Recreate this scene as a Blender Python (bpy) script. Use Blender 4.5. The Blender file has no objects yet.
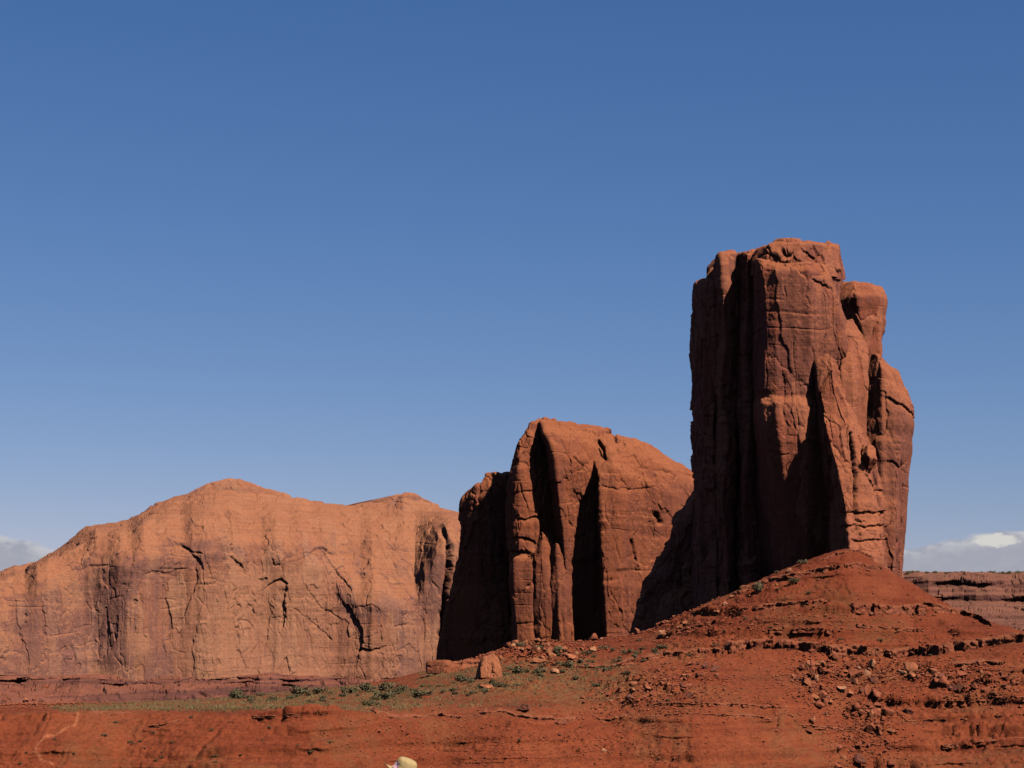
import bpy, math, random
import numpy as np

random.seed(7)
rng = np.random.default_rng(7)
sc = bpy.context.scene
C = sc.collection
R = math.radians

# ------------------------------------------------------------------ camera
FPX = 2000.0                       # focal length in pixels of a 1024 wide picture
HOR = 640.0                        # row of the true horizon
PITCH = math.atan((HOR - 384.0) / FPX)
cam_d = bpy.data.cameras.new('camera')
cam_d.sensor_width = 36.0
cam_d.lens = FPX * 36.0 / 1024.0
cam_d.clip_start = 0.5
cam_d.clip_end = 60000.0
cam = bpy.data.objects.new('camera', cam_d)
C.objects.link(cam)
cam.location = (0, 0, 0)
cam.rotation_euler = (R(90) + PITCH, 0, 0)
sc.camera = cam
sc.cycles.diffuse_bounces = 0      # the photograph's contrast swallows the light bounced into the shade
CP, SP = math.cos(PITCH), math.sin(PITCH)

def W(px, py, Y):
    """world point seen at picture point px, py standing Y metres ahead (arrays welcome)"""
    px = np.asarray(px, float); py = np.asarray(py, float); Y = np.asarray(Y, float)
    a = (384.0 - py) / FPX
    ry = CP - SP * a
    rz = SP + CP * a
    s = Y / ry
    return np.stack(np.broadcast_arrays((px - 512.0) / FPX * s, Y, rz * s), -1)

def PX(P):
    d = P[..., 1] * CP + P[..., 2] * SP
    u = -P[..., 1] * SP + P[..., 2] * CP
    return 512.0 + FPX * P[..., 0] / d, 384.0 - FPX * u / d

# ------------------------------------------------------------------ light
SUN_AZ, SUN_EL = R(131), R(46)     # azimuth clockwise from the view direction
sdir = (math.sin(SUN_AZ) * math.cos(SUN_EL), math.cos(SUN_AZ) * math.cos(SUN_EL), math.sin(SUN_EL))
sun_d = bpy.data.lights.new('sun', 'SUN')
sun_d.energy = 5.0
sun_d.angle = R(0.5)
sun_d.color = (1.0, 0.945, 0.87)
sun = bpy.data.objects.new('sun', sun_d)
C.objects.link(sun)
from mathutils import Vector
sun.rotation_euler = Vector(sdir).to_track_quat('Z', 'Y').to_euler()

sc.view_settings.view_transform = 'Standard'
sc.view_settings.look = 'None'
EXPO = 1.0
sc.view_settings.exposure = EXPO
sc.view_settings.gamma = 1.0
sc.view_settings.use_curve_mapping = False

class G:
    """tiny node-graph helper"""
    def __init__(s, tree): s.t = tree; s.n = tree.nodes; s.l = tree.links
    def node(s, kind, **kw):
        n = s.n.new(kind)
        for k, v in kw.items(): setattr(n, k, v)
        return n
    def put(s, sock, v):
        if v is None: return
        if hasattr(v, 'is_linked') or isinstance(v, bpy.types.NodeSocket): s.l.new(v, sock)
        else: sock.default_value = v
    def math(s, op, a, b=None, c=None, clamp=False):
        n = s.node('ShaderNodeMath', operation=op, use_clamp=clamp)
        s.put(n.inputs[0], a); s.put(n.inputs[1], b); s.put(n.inputs[2], c)
        return n.outputs[0]
    def ss(s, v, lo, hi, a=0.0, b=1.0):
        n = s.node('ShaderNodeMapRange', interpolation_type='SMOOTHSTEP')
        s.put(n.inputs['Value'], v); n.inputs['From Min'].default_value = lo; n.inputs['From Max'].default_value = hi
        n.inputs['To Min'].default_value = a; n.inputs['To Max'].default_value = b
        return n.outputs[0]
    def mix(s, f, a, b, mode='MIX'):
        n = s.node('ShaderNodeMix', data_type='RGBA', blend_type=mode)
        s.put(n.inputs['Factor'], f)
        for sock, v in ((n.inputs[6], a), (n.inputs[7], b)):
            if isinstance(v, tuple): v = (*v[:3], 1.0)
            s.put(sock, v)
        return n.outputs[2]
    def map(s, v, scale, loc=(0, 0, 0), rot=(0, 0, 0)):
        n = s.node('ShaderNodeMapping')
        s.put(n.inputs[0], v); n.inputs['Scale'].default_value = scale; n.inputs['Location'].default_value = loc
        n.inputs['Rotation'].default_value = rot
        return n.outputs[0]
    def noise(s, v, scale=1.0, detail=4.0, rough=0.55, dist=0.0):
        n = s.node('ShaderNodeTexNoise')
        s.put(n.inputs['Vector'], v); n.inputs['Scale'].default_value = scale
        n.inputs['Detail'].default_value = detail; n.inputs['Roughness'].default_value = rough
        n.inputs['Distortion'].default_value = dist
        return n.outputs['Fac']

# ------------------------------------------------------------------ sky
world = bpy.data.worlds.new('World')
sc.world = world
world.use_nodes = True
g = G(world.node_tree)
bg = g.n['Background']
sky = g.node('ShaderNodeTexSky', sky_type='NISHITA')
sky.sun_disc = False
sky.sun_elevation = SUN_EL
sky.sun_rotation = SUN_AZ
sky.altitude = 1700.0
sky.air_density = 1.0
sky.dust_density = 0.6
sky.ozone_density = 1.5
SKY_STRENGTH = 0.0425
bg.inputs['Strength'].default_value = SKY_STRENGTH
# deepen the blue of the desert sky, channel by channel
SE = SKY_STRENGTH * 2 ** EXPO
s3 = g.node('ShaderNodeSeparateColor'); g.l.new(sky.outputs[0], s3.inputs[0])
c3 = g.node('ShaderNodeCombineColor')
for i, (a_, p_) in enumerate(((0.912, 1.3), (0.671, 0.95), (0.792, 0.74))):
    v_ = g.math('POWER', g.math('MULTIPLY', s3.outputs[i], SE), p_)
    g.l.new(g.math('MULTIPLY', v_, a_ / SE), c3.inputs[i])
# a low bank of cloud along the horizon
tc = g.node('ShaderNodeTexCoord')
sep = g.node('ShaderNodeSeparateXYZ')
g.l.new(tc.outputs['Generated'], sep.inputs[0])
az = g.math('ARCTAN2', sep.outputs[0], sep.outputs[1])
el = g.math('ARCSINE', sep.outputs[2])
cv = g.node('ShaderNodeCombineXYZ')
g.l.new(az, cv.inputs[0]); g.l.new(el, cv.inputs[1])
n1 = g.noise(g.map(cv.outputs[0], (28, 60, 1)), 1.0, 6, 0.6)
n2 = g.noise(g.map(cv.outputs[0], (90, 170, 1), (3, 1, 0)), 1.0, 5, 0.55)
def bump1(c, w, h):
    d = g.math('DIVIDE', g.math('SUBTRACT', az, c), w)
    return g.math('MULTIPLY', g.math('POWER', 2.718, g.math('MULTIPLY', g.math('MULTIPLY', d, d), -1.0)), h)
top = g.math('ADD', g.math('ADD', bump1(0.285, 0.200, 0.0535), bump1(-0.300, 0.150, 0.0545)), 0.002)
top = g.math('ADD', top, g.math('MULTIPLY', g.math('SUBTRACT', n1, 0.5), 0.016))
mask = g.ss(g.math('SUBTRACT', top, el), -0.0004, 0.0022)
mask = g.math('MULTIPLY', mask, g.ss(n2, 0.1, 0.5, 0.86, 0.98))
def ell(ca, ce, wa, we):
    da = g.math('DIVIDE', g.math('SUBTRACT', az, ca), wa)
    de = g.math('DIVIDE', g.math('SUBTRACT', el, ce), we)
    r = g.math('ADD', g.math('MULTIPLY', da, da), g.math('MULTIPLY', de, de))
    r = g.math('ADD', r, g.math('MULTIPLY', g.math('SUBTRACT', n2, 0.5), 1.5))
    return g.ss(g.math('ADD', r, g.math('MULTIPLY', g.math('SUBTRACT', g.noise(g.map(cv.outputs[0], (260, 420, 1)), 1.0, 4, 0.6), 0.5), 1.8)), 0.4, 1.25, 1.0, 0.0)
puff = ell(0.2365, 0.0478, 0.0115, 0.0034)
K = 1.0 / SE
ccol = g.mix(n2, tuple(K * v for v in (0.31, 0.33, 0.41)), tuple(K * v for v in (0.42, 0.425, 0.47)))
ccol = g.mix(g.math('MULTIPLY', g.ss(g.math('SUBTRACT', top, el), 0.0, 0.010, 1.0, 0.0), g.ss(n2, 0.35, 0.6)), ccol, tuple(K * v for v in (0.54, 0.54, 0.58)))
c = g.mix(mask, c3.outputs[0], ccol)
c = g.mix(g.math('MULTIPLY', puff, 0.9), c, tuple(K * v for v in (0.68, 0.66, 0.62)))
g.l.new(c, bg.inputs['Color'])

# ------------------------------------------------------------------ numpy noise
C1, C2, C3 = np.uint32(374761393), np.uint32(668265263), np.uint32(2147483647)
def _u(a): return np.asarray(a).astype(np.int32).view(np.uint32) if np.ndim(a) else np.array([a]).astype(np.int32).view(np.uint32)
def _mix(h):
    h = (h ^ (h >> np.uint32(13))) * np.uint32(1274126177)
    h = (h ^ (h >> np.uint32(16))) * np.uint32(2246822519)
    h = h ^ (h >> np.uint32(15))
    return (h & np.uint32(0xFFFFFF)) * (1.0 / 0xFFFFFF)
def _h(ix, iy, iz, seed):
    return _mix(_u(ix) * C1 + _u(iy) * C2 + _u(iz) * C3 + np.uint32((seed * 1274126177) & 0xFFFFFFFF))

def vn(x, y, z, seed=0):
    x, y, z = np.broadcast_arrays(x, y, z)
    fx, fy, fz = np.floor(x), np.floor(y), np.floor(z)
    tx, ty, tz = x - fx, y - fy, z - fz
    tx = tx * tx * tx * (tx * (tx * 6 - 15) + 10); ty = ty * ty * ty * (ty * (ty * 6 - 15) + 10); tz = tz * tz * tz * (tz * (tz * 6 - 15) + 10)
    hx = _u(fx) * C1; hy = _u(fy) * C2; hz = _u(fz) * C3 + np.uint32((seed * 1274126177) & 0xFFFFFFFF)
    r = 0
    for dz in (0, 1):
        kz = hz + C3 if dz else hz
        ry = []
        for dy in (0, 1):
            k = kz + (hy + C2 if dy else hy)
            a = _mix(k + hx); b = _mix(k + hx + C1)
            ry.append(a + (b - a) * tx)
        v = ry[0] + (ry[1] - ry[0]) * ty
        r = v if dz == 0 else r + (v - r) * tz
    return r * 2 - 1

def fbm(x, y, z, seed=0, oct=4, gain=0.5):
    r = 0; a = 1; f = 1
    for i in range(oct):
        r = r + a * vn(x * f + 13.7 * i, y * f + 5.1 * i, z * f + 9.3 * i, seed + i)
        a *= gain; f *= 2.03
    return r

def worley(x, y, z, seed):
    fx, fy, fz = np.floor(x), np.floor(y), np.floor(z)
    f1 = np.full(x.shape, 9.0); f2 = np.full(x.shape, 9.0); idr = np.zeros(x.shape)
    sx, sy, sz = np.where(x - fx < 0.5, -1, 1), np.where(y - fy < 0.5, -1, 1), np.where(z - fz < 0.5, -1, 1)
    for dx in (0, 1):
        for dy in (0, 1):
            for dz in (0, 1):
                cx, cy, cz = fx + dx * sx, fy + dy * sy, fz + dz * sz
                d = np.sqrt((cx + _h(cx, cy, cz, seed) - x) ** 2 + (cy + _h(cx, cy, cz, seed + 1) - y) ** 2 + (cz + _h(cx, cy, cz, seed + 2) - z) ** 2)
                r = _h(cx, cy, cz, seed + 3)
                n = d < f1
                f2 = np.where(n, f1, np.minimum(f2, d))
                idr = np.where(n, r, idr)
                f1 = np.where(n, d, f1)
    return f1, f2, idr

def sstep(a, b, x):
    t = np.clip((x - a) / (b - a), 0, 1)
    return t * t * (3 - 2 * t)

# ------------------------------------------------------------------ object helpers
def tag(o, label=None, cat=None, group=None, kind=None):
    if label: o['label'] = label
    if cat: o['category'] = cat
    if group: o['group'] = group
    if kind: o['kind'] = kind
    return o

def empty(name, loc):
    o = bpy.data.objects.new(name, None)
    o.empty_display_size = 5
    o.location = loc
    C.objects.link(o)
    return o

def mesh_np(name, V, quads=None, tris=None, mat=None, smooth=True, attrs=None):
    me = bpy.data.meshes.new(name)
    V = np.ascontiguousarray(V, np.float32)
    nq = 0 if quads is None else len(quads); nt = 0 if tris is None else len(tris)
    me.vertices.add(len(V)); me.vertices.foreach_set('co', V.ravel())
    idx = []; starts = []
    if nq: idx.append(np.asarray(quads, np.int32).ravel()); starts.append(np.arange(nq, dtype=np.int32) * 4)
    if nt: idx.append(np.asarray(tris, np.int32).ravel()); starts.append(np.arange(nt, dtype=np.int32) * 3 + nq * 4)
    idx = np.concatenate(idx)
    me.loops.add(len(idx)); me.loops.foreach_set('vertex_index', idx)
    me.polygons.add(nq + nt); me.polygons.foreach_set('loop_start', np.concatenate(starts))
    me.update(calc_edges=True)
    me.polygons.foreach_set('use_smooth', np.full(nq + nt, smooth, bool))
    if attrs:
        for k, v in attrs.items():
            a = me.attributes.new(k, 'FLOAT', 'POINT')
            a.data.foreach_set('value', np.ascontiguousarray(v, np.float32).ravel())
    if mat: me.materials.append(mat)
    me.validate()
    return me

def put(name, me, parent=None, loc=None):
    o = bpy.data.objects.new(name, me)
    C.objects.link(o)
    if loc is not None: o.location = loc
    if parent is not None: o.parent = parent
    return o

# ------------------------------------------------------------------ materials
def new_mat(name):
    m = bpy.data.materials.new(name)
    m.use_nodes = True
    gg = G(m.node_tree)
    return m, gg, gg.n['Principled BSDF']

ALB = 0.72
def al(c): return tuple(v * ALB for v in c)
def rock_mat(name, base, pale, varnish, vamt=0.6, pamt=0.5, streak=1.0, crown=(0.26, 0.080, 0.031), bedz=0.55, beda=0.32):
    base, pale, varnish, crown = al(base), al(pale), al(varnish), al(crown)
    m, g, b = new_mat(name)
    geo = g.node('ShaderNodeNewGeometry')
    pos = geo.outputs['Position']
    big = g.noise(g.map(pos, (0.03, 0.03, 0.022)), 1, 4, 0.6, 0.3)
    col = g.mix(g.ss(big, 0.32, 0.68), base, tuple(v * 0.86 for v in base))
    at = g.node('ShaderNodeAttribute', attribute_name='cell')
    fresh = g.math('MULTIPLY', g.ss(at.outputs['Fac'], 0.55, 0.8), pamt)
    blot = g.noise(g.map(pos, (0.045, 0.045, 0.018), (7, 3, 1)), 1, 3, 0.55, 0.6)
    pf = g.math('MAXIMUM', fresh, g.math('MULTIPLY', g.ss(blot, 0.52, 0.66), pamt))
    sn0 = g.node('ShaderNodeAttribute', attribute_name='stain')
    pf = g.math('MAXIMUM', pf, g.math('MULTIPLY', g.math('MULTIPLY', sn0.outputs['Fac'], -3.0, clamp=True), g.ss(blot, 0.3, 0.6, 0.45, 0.95)))
    col = g.mix(pf, col, pale)
    # desert varnish running down the walls
    st = g.noise(g.map(pos, (0.30 * streak, 0.30 * streak, 0.010)), 1, 5, 0.62, 0.25)
    st2 = g.noise(g.map(pos, (0.9 * streak, 0.9 * streak, 0.02), (5, 5, 0)), 1, 3, 0.6)
    zone = g.noise(g.map(pos, (0.022, 0.022, 0.016), (1, 9, 4)), 1, 3, 0.55, 0.5)
    vz = g.node('ShaderNodeSeparateXYZ'); g.l.new(geo.outputs['Normal'], vz.inputs[0])
    vzn = g.math('ADD', vz.outputs[2], g.math('MULTIPLY', g.math('SUBTRACT', blot, 0.5), 1.5))
    wall = g.ss(vzn, -0.1, 0.75, 1.0, 0.0)
    sn = g.node('ShaderNodeAttribute', attribute_name='stain')
    vf = g.math('MULTIPLY', g.ss(g.math('ADD', sn.outputs['Fac'], g.math('ADD', g.math('MULTIPLY', st, 0.55), g.math('MULTIPLY', zone, 0.75))), 0.61, 0.73), wall)
    vf = g.math('MULTIPLY', vf, g.ss(st2, 0.25, 0.65, 0.6, 1.0))
    vf = g.math('MULTIPLY', vf, vamt)
    col = g.mix(vf, col, varnish)
    drip = g.noise(g.map(pos, (0.42 * streak, 0.42 * streak, 0.006), (9, 2, 3)), 1, 3, 0.6)
    col = g.mix(g.math('MULTIPLY', g.math('MULTIPLY', g.ss(drip, 0.55, 0.60), wall), 0.30), col, varnish)
    col = g.mix(g.math('MULTIPLY', g.math('MULTIPLY', g.ss(drip, 0.42, 0.37), wall), 0.28), col, pale)
    # weathered orange slickrock on the crowns, thin bedding lines everywhere
    crf = g.ss(vzn, 0.15, 0.8)
    col = g.mix(g.math('MULTIPLY', crf, 0.8), col, crown)
    bed = g.noise(g.map(pos, (bedz * 0.02, bedz * 0.02, bedz)), 1, 4, 0.65)
    col = g.mix(g.ss(bed, 0.48, 0.66, 0.0, beda), col, tuple(v * 0.62 for v in base))
    fine = g.noise(pos, 0.6, 5, 0.65)
    col = g.mix(1.0, col, g.mix(g.ss(fine, 0.25, 0.75), (0.80, 0.80, 0.82), (1.14, 1.12, 1.10)), 'MULTIPLY')
    g.put(b.inputs['Base Color'], col)
    b.inputs['Roughness'].default_value = 0.92
    b.inputs['Specular IOR Level'].default_value = 0.12
    h1 = g.noise(g.map(pos, (0.5, 0.5, 0.28)), 1, 6, 0.65)
    h2 = g.noise(g.map(pos, (0.06, 0.06, 1.1)), 1, 3, 0.6)
    hh = g.math('ADD', g.math('MULTIPLY', h1, 0.75), g.math('MULTIPLY', h2, 0.45))
    bp = g.node('ShaderNodeBump'); bp.inputs['Strength'].default_value = 0.5; bp.inputs['Distance'].default_value = 1.0
    g.l.new(hh, bp.inputs['Height']); g.l.new(bp.outputs[0], b.inputs['Normal'])
    return m

M_TALL = rock_mat('tall_sandstone', (0.212, 0.056, 0.027), (0.295, 0.098, 0.048), (0.110, 0.036, 0.027), 0.7, 0.65)
M_MID = rock_mat('middle_sandstone', (0.198, 0.053, 0.021), (0.24, 0.074, 0.032), (0.100, 0.031, 0.021), 0.65, 0.25)
M_MESA = rock_mat('mesa_sandstone', (0.246, 0.091, 0.049), (0.325, 0.150, 0.081), (0.138, 0.060, 0.049), 0.8, 0.6, crown=(0.275, 0.102, 0.047))
M_FAR = rock_mat('far_mesa_rock', (0.108, 0.036, 0.025), (0.165, 0.065, 0.041), (0.060, 0.023, 0.020), 0.5, 0.6, crown=(0.170, 0.066, 0.038), bedz=0.13, beda=0.6)

def dirt_mat(name, red, deep, orange, olive):
    red, deep, orange, olive = al(red), al(deep), al(orange), al(olive)
    m, g, b = new_mat(name)
    geo = g.node('ShaderNodeNewGeometry')
    pos = geo.outputs['Position']
    wob = g.noise(g.map(pos, (0.02, 0.02, 0.02)), 1, 3, 0.5)
    sp = g.node('ShaderNodeSeparateXYZ'); g.l.new(pos, sp.inputs[0])
    zz = g.math('ADD', sp.outputs[2], g.math('MULTIPLY', wob, 4.0))
    cz = g.node('ShaderNodeCombineXYZ'); g.l.new(zz, cz.inputs[2])
    band = g.noise(cz.outputs[0], 0.42, 4, 0.65)
    bmask = g.noise(g.map(pos, (0.03, 0.03, 0.06), (4, 8, 1)), 1, 3, 0.6)
    col = g.mix(g.math('MULTIPLY', g.ss(band, 0.40, 0.62), g.ss(bmask, 0.35, 0.65, 0.30, 0.95)), red, deep)
    col = g.mix(g.ss(zz, -6.0, 12.0, 0.0, 1.0), col, g.mix(1.0, col, (0.80, 0.76, 0.80), 'MULTIPLY'))
    pat = g.noise(g.map(pos, (0.035, 0.02, 0.05), (2, 2, 2)), 1, 4, 0.6, 0.4)
    col = g.mix(g.ss(pat, 0.45, 0.7, 0.0, 0.5), col, orange)
    ga = g.node('ShaderNodeAttribute', attribute_name='grass')
    gn = g.noise(g.map(pos, (0.22, 0.12, 0.2)), 1, 4, 0.65)
    gf = g.math('MULTIPLY', ga.outputs['Fac'], g.ss(gn, 0.36, 0.6))
    col = g.mix(g.math('MULTIPLY', gf, 0.85), col, olive)
    fine = g.noise(pos, 0.9, 6, 0.7)
    col = g.mix(1.0, col, g.mix(g.ss(fine, 0.28, 0.72), (0.74, 0.72, 0.72), (1.22, 1.2, 1.18)), 'MULTIPLY')
    tr = g.node('ShaderNodeAttribute', attribute_name='trail')
    col = g.mix(g.math('MULTIPLY', g.math('MULTIPLY', tr.outputs['Fac'], g.ss(fine, 0.3, 0.6, 0.35, 1.0)), 0.6), col, (0.29, 0.10, 0.045))
    g.put(b.inputs['Base Color'], col)
    b.inputs['Roughness'].default_value = 0.95
    b.inputs['Specular IOR Level'].default_value = 0.08
    h1 = g.noise(pos, 0.55, 7, 0.7)
    bp = g.node('ShaderNodeBump'); bp.inputs['Strength'].default_value = 0.8; bp.inputs['Distance'].default_value = 1.0
    g.l.new(h1, bp.inputs['Height']); g.l.new(bp.outputs[0], b.inputs['Normal'])
    return m

M_DIRT = dirt_mat('red_shale_dirt', (0.186, 0.042, 0.0155), (0.130, 0.026, 0.0105), (0.215, 0.058, 0.022), (0.125, 0.076, 0.030))

def simple_mat(name, c, rough=0.9, var=0.25, scale=1.5, bump=0.3):
    c = al(c)
    m, g, b = new_mat(name)
    tcn = g.node('ShaderNodeTexCoord')
    n = g.noise(tcn.outputs['Object'], scale, 5, 0.65)
    col = g.mix(g.ss(n, 0.3, 0.7), tuple(v * (1 - var) for v in c), tuple(min(1, v * (1 + var)) for v in c))
    g.put(b.inputs['Base Color'], col)
    b.inputs['Roughness'].default_value = rough
    b.inputs['Specular IOR Level'].default_value = 0.1
    bp = g.node('ShaderNodeBump'); bp.inputs['Strength'].default_value = bump; bp.inputs['Distance'].default_value = 0.3
    g.l.new(n, bp.inputs['Height']); g.l.new(bp.outputs[0], b.inputs['Normal'])
    return m

M_BRED = simple_mat('red_boulder_rock', (0.20, 0.054, 0.025))
M_BPALE = simple_mat('pale_boulder_rock', (0.30, 0.125, 0.062))
M_BORANGE = simple_mat('orange_boulder_rock', (0.255, 0.083, 0.036))
M_BDARK = simple_mat('brown_boulder_rock', (0.13, 0.042, 0.025))
M_SHRUB = simple_mat('sage_leaves', (0.122, 0.090, 0.044), 0.85, 0.35, 0.8)
M_SHRUB2 = simple_mat('green_leaves', (0.100, 0.079, 0.036), 0.85, 0.35, 0.8)
M_STEM = simple_mat('grey_twigs', (0.12, 0.085, 0.06))
M_GRASS = simple_mat('dry_grass_blades', (0.165, 0.115, 0.048), 0.9, 0.35, 0.05)

# ------------------------------------------------------------------ lofted rock bodies
def blur(A, axis, sig, wrap):
    if sig < 0.4: return A
    r = int(3 * sig) + 1
    k = np.exp(-0.5 * (np.arange(-r, r + 1) / sig) ** 2); k /= k.sum()
    A = np.moveaxis(A, axis, 0)
    pad = [(r, r)] + [(0, 0)] * (A.ndim - 1)
    B = np.pad(A, pad, mode='wrap' if wrap else 'edge')
    out = sum(k[i] * B[i:i + A.shape[0]] for i in range(2 * r + 1))
    return np.moveaxis(out, 0, axis)

def rockdisp(P, seed, amp=1.0, blocks=1.0, bed=1.0, flute=1.0, sc_=1.0):
    x, y, z = P[..., 0] / sc_, P[..., 1] / sc_, P[..., 2] / sc_
    wx = fbm(x / 11, y / 11, z / 16, seed + 20, 3) * 3.0
    wy = fbm(x / 11, y / 11, z / 16, seed + 30, 3) * 3.0
    wz = fbm(x / 9, y / 9, z / 14, seed + 40, 3) * 5.0
    f1, f2, ida = worley((x + wx) / 13, (y + wy) / 13, (z + wz) / 42, seed + 1)
    ga = np.exp(-((f2 - f1) / 0.05) ** 2)
    g1, g2, idb = worley((x + wx) / 5.2, (y + wy) / 5.2, (z + wz * 0.6) / 13, seed + 50)
    gb = np.exp(-((g2 - g1) / 0.06) ** 2)
    sel = sstep(-0.1, 0.5, fbm(x / 24, y / 24, z / 24, seed + 60, 2))
    sel2 = sstep(-0.2, 0.4, fbm(x / 18, y / 18, z / 18, seed + 70, 2))
    d = blocks * ((ida - 0.5) * 2.8 - 1.1 * ga * sel2 + sel * ((idb - 0.5) * 1.7 - 0.7 * gb))
    zb = z + fbm(x / 30, y / 30, z / 30, seed + 80, 2) * 3
    b1 = vn(zb / 2.6, zb * 0 + 0.5, zb * 0 + 0.5, seed + 81)
    b2 = vn(zb / 6.5, x / 60, y / 60, seed + 82)
    d = d + bed * (0.35 * b1 * (0.3 + sel) + 0.6 * b2)
    d = d + flute * 0.75 * vn((x + wx * 0.3) / 3.6, (y + wy * 0.3) / 3.6, z / 55, seed + 83)
    d = d + 1.3 * fbm(x / 26, y / 26, z / 40, seed + 84, 3)
    d = d + 0.24 * fbm(x / 2.6, y / 2.6, z / 3.4, seed + 85, 4, 0.6) + 0.45
    jm = sstep(-0.1, 0.35, fbm(x / 20, y / 20, z / 30, seed + 90, 2))
    d = d - 0.85 * jm * np.exp(-(vn((x + wx * .5) / 7, (y + wy * .5) / 7, z / 70, seed + 91) / 0.035) ** 2)
    bm_ = sstep(0.0, 0.4, fbm(x / 22, y / 22, z / 12, seed + 92, 2))
    d = d - 0.75 * bed * bm_ * np.exp(-(vn(x / 70, y / 70, zb / 8, seed + 93) / 0.04) ** 2)
    return d * amp * sc_, ida

def seg_d(px, py, pts):
    best = np.full(px.shape, 1e9)
    for (x0, y0), (x1, y1) in zip(pts[:-1], pts[1:]):
        dx, dy = x1 - x0, y1 - y0
        t = np.clip(((px - x0) * dx + (py - y0) * dy) / (dx * dx + dy * dy + 1e-9), 0, 1)
        best = np.minimum(best, np.hypot(px - x0 - t * dx, py - y0 - t * dy))
    return best

def scar(px, py, pts, wd):
    """a broken edge: steps in on its left or lower side and eases back to the wall"""
    best = np.full(px.shape, 1e9); sg = np.zeros(px.shape)
    for (x0, y0), (x1, y1) in zip(pts[:-1], pts[1:]):
        dx, dy = x1 - x0, y1 - y0
        t = np.clip(((px - x0) * dx + (py - y0) * dy) / (dx * dx + dy * dy + 1e-9), 0, 1)
        ex, ey = px - x0 - t * dx, py - y0 - t * dy
        q = np.hypot(ex, ey)
        nx, ny = -dy, dx
        if -nx * 0.75 + ny * 0.65 < 0: nx, ny = -nx, -ny
        ln = math.hypot(nx, ny)
        ins = sstep(0.0, 0.25, t) * sstep(1.0, 0.75, t) if len(pts) == 2 else 1.0
        side = (ex * nx + ey * ny) / (ln * (q + 1e-6))
        n = q < best
        sg = np.where(n, side * ins, sg); best = np.where(n, q, best)
    return np.where(sg > 0.3, np.exp(-best / (wd * 3.2)), np.exp(-(best / (wd * 0.45)) ** 2))

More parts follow.
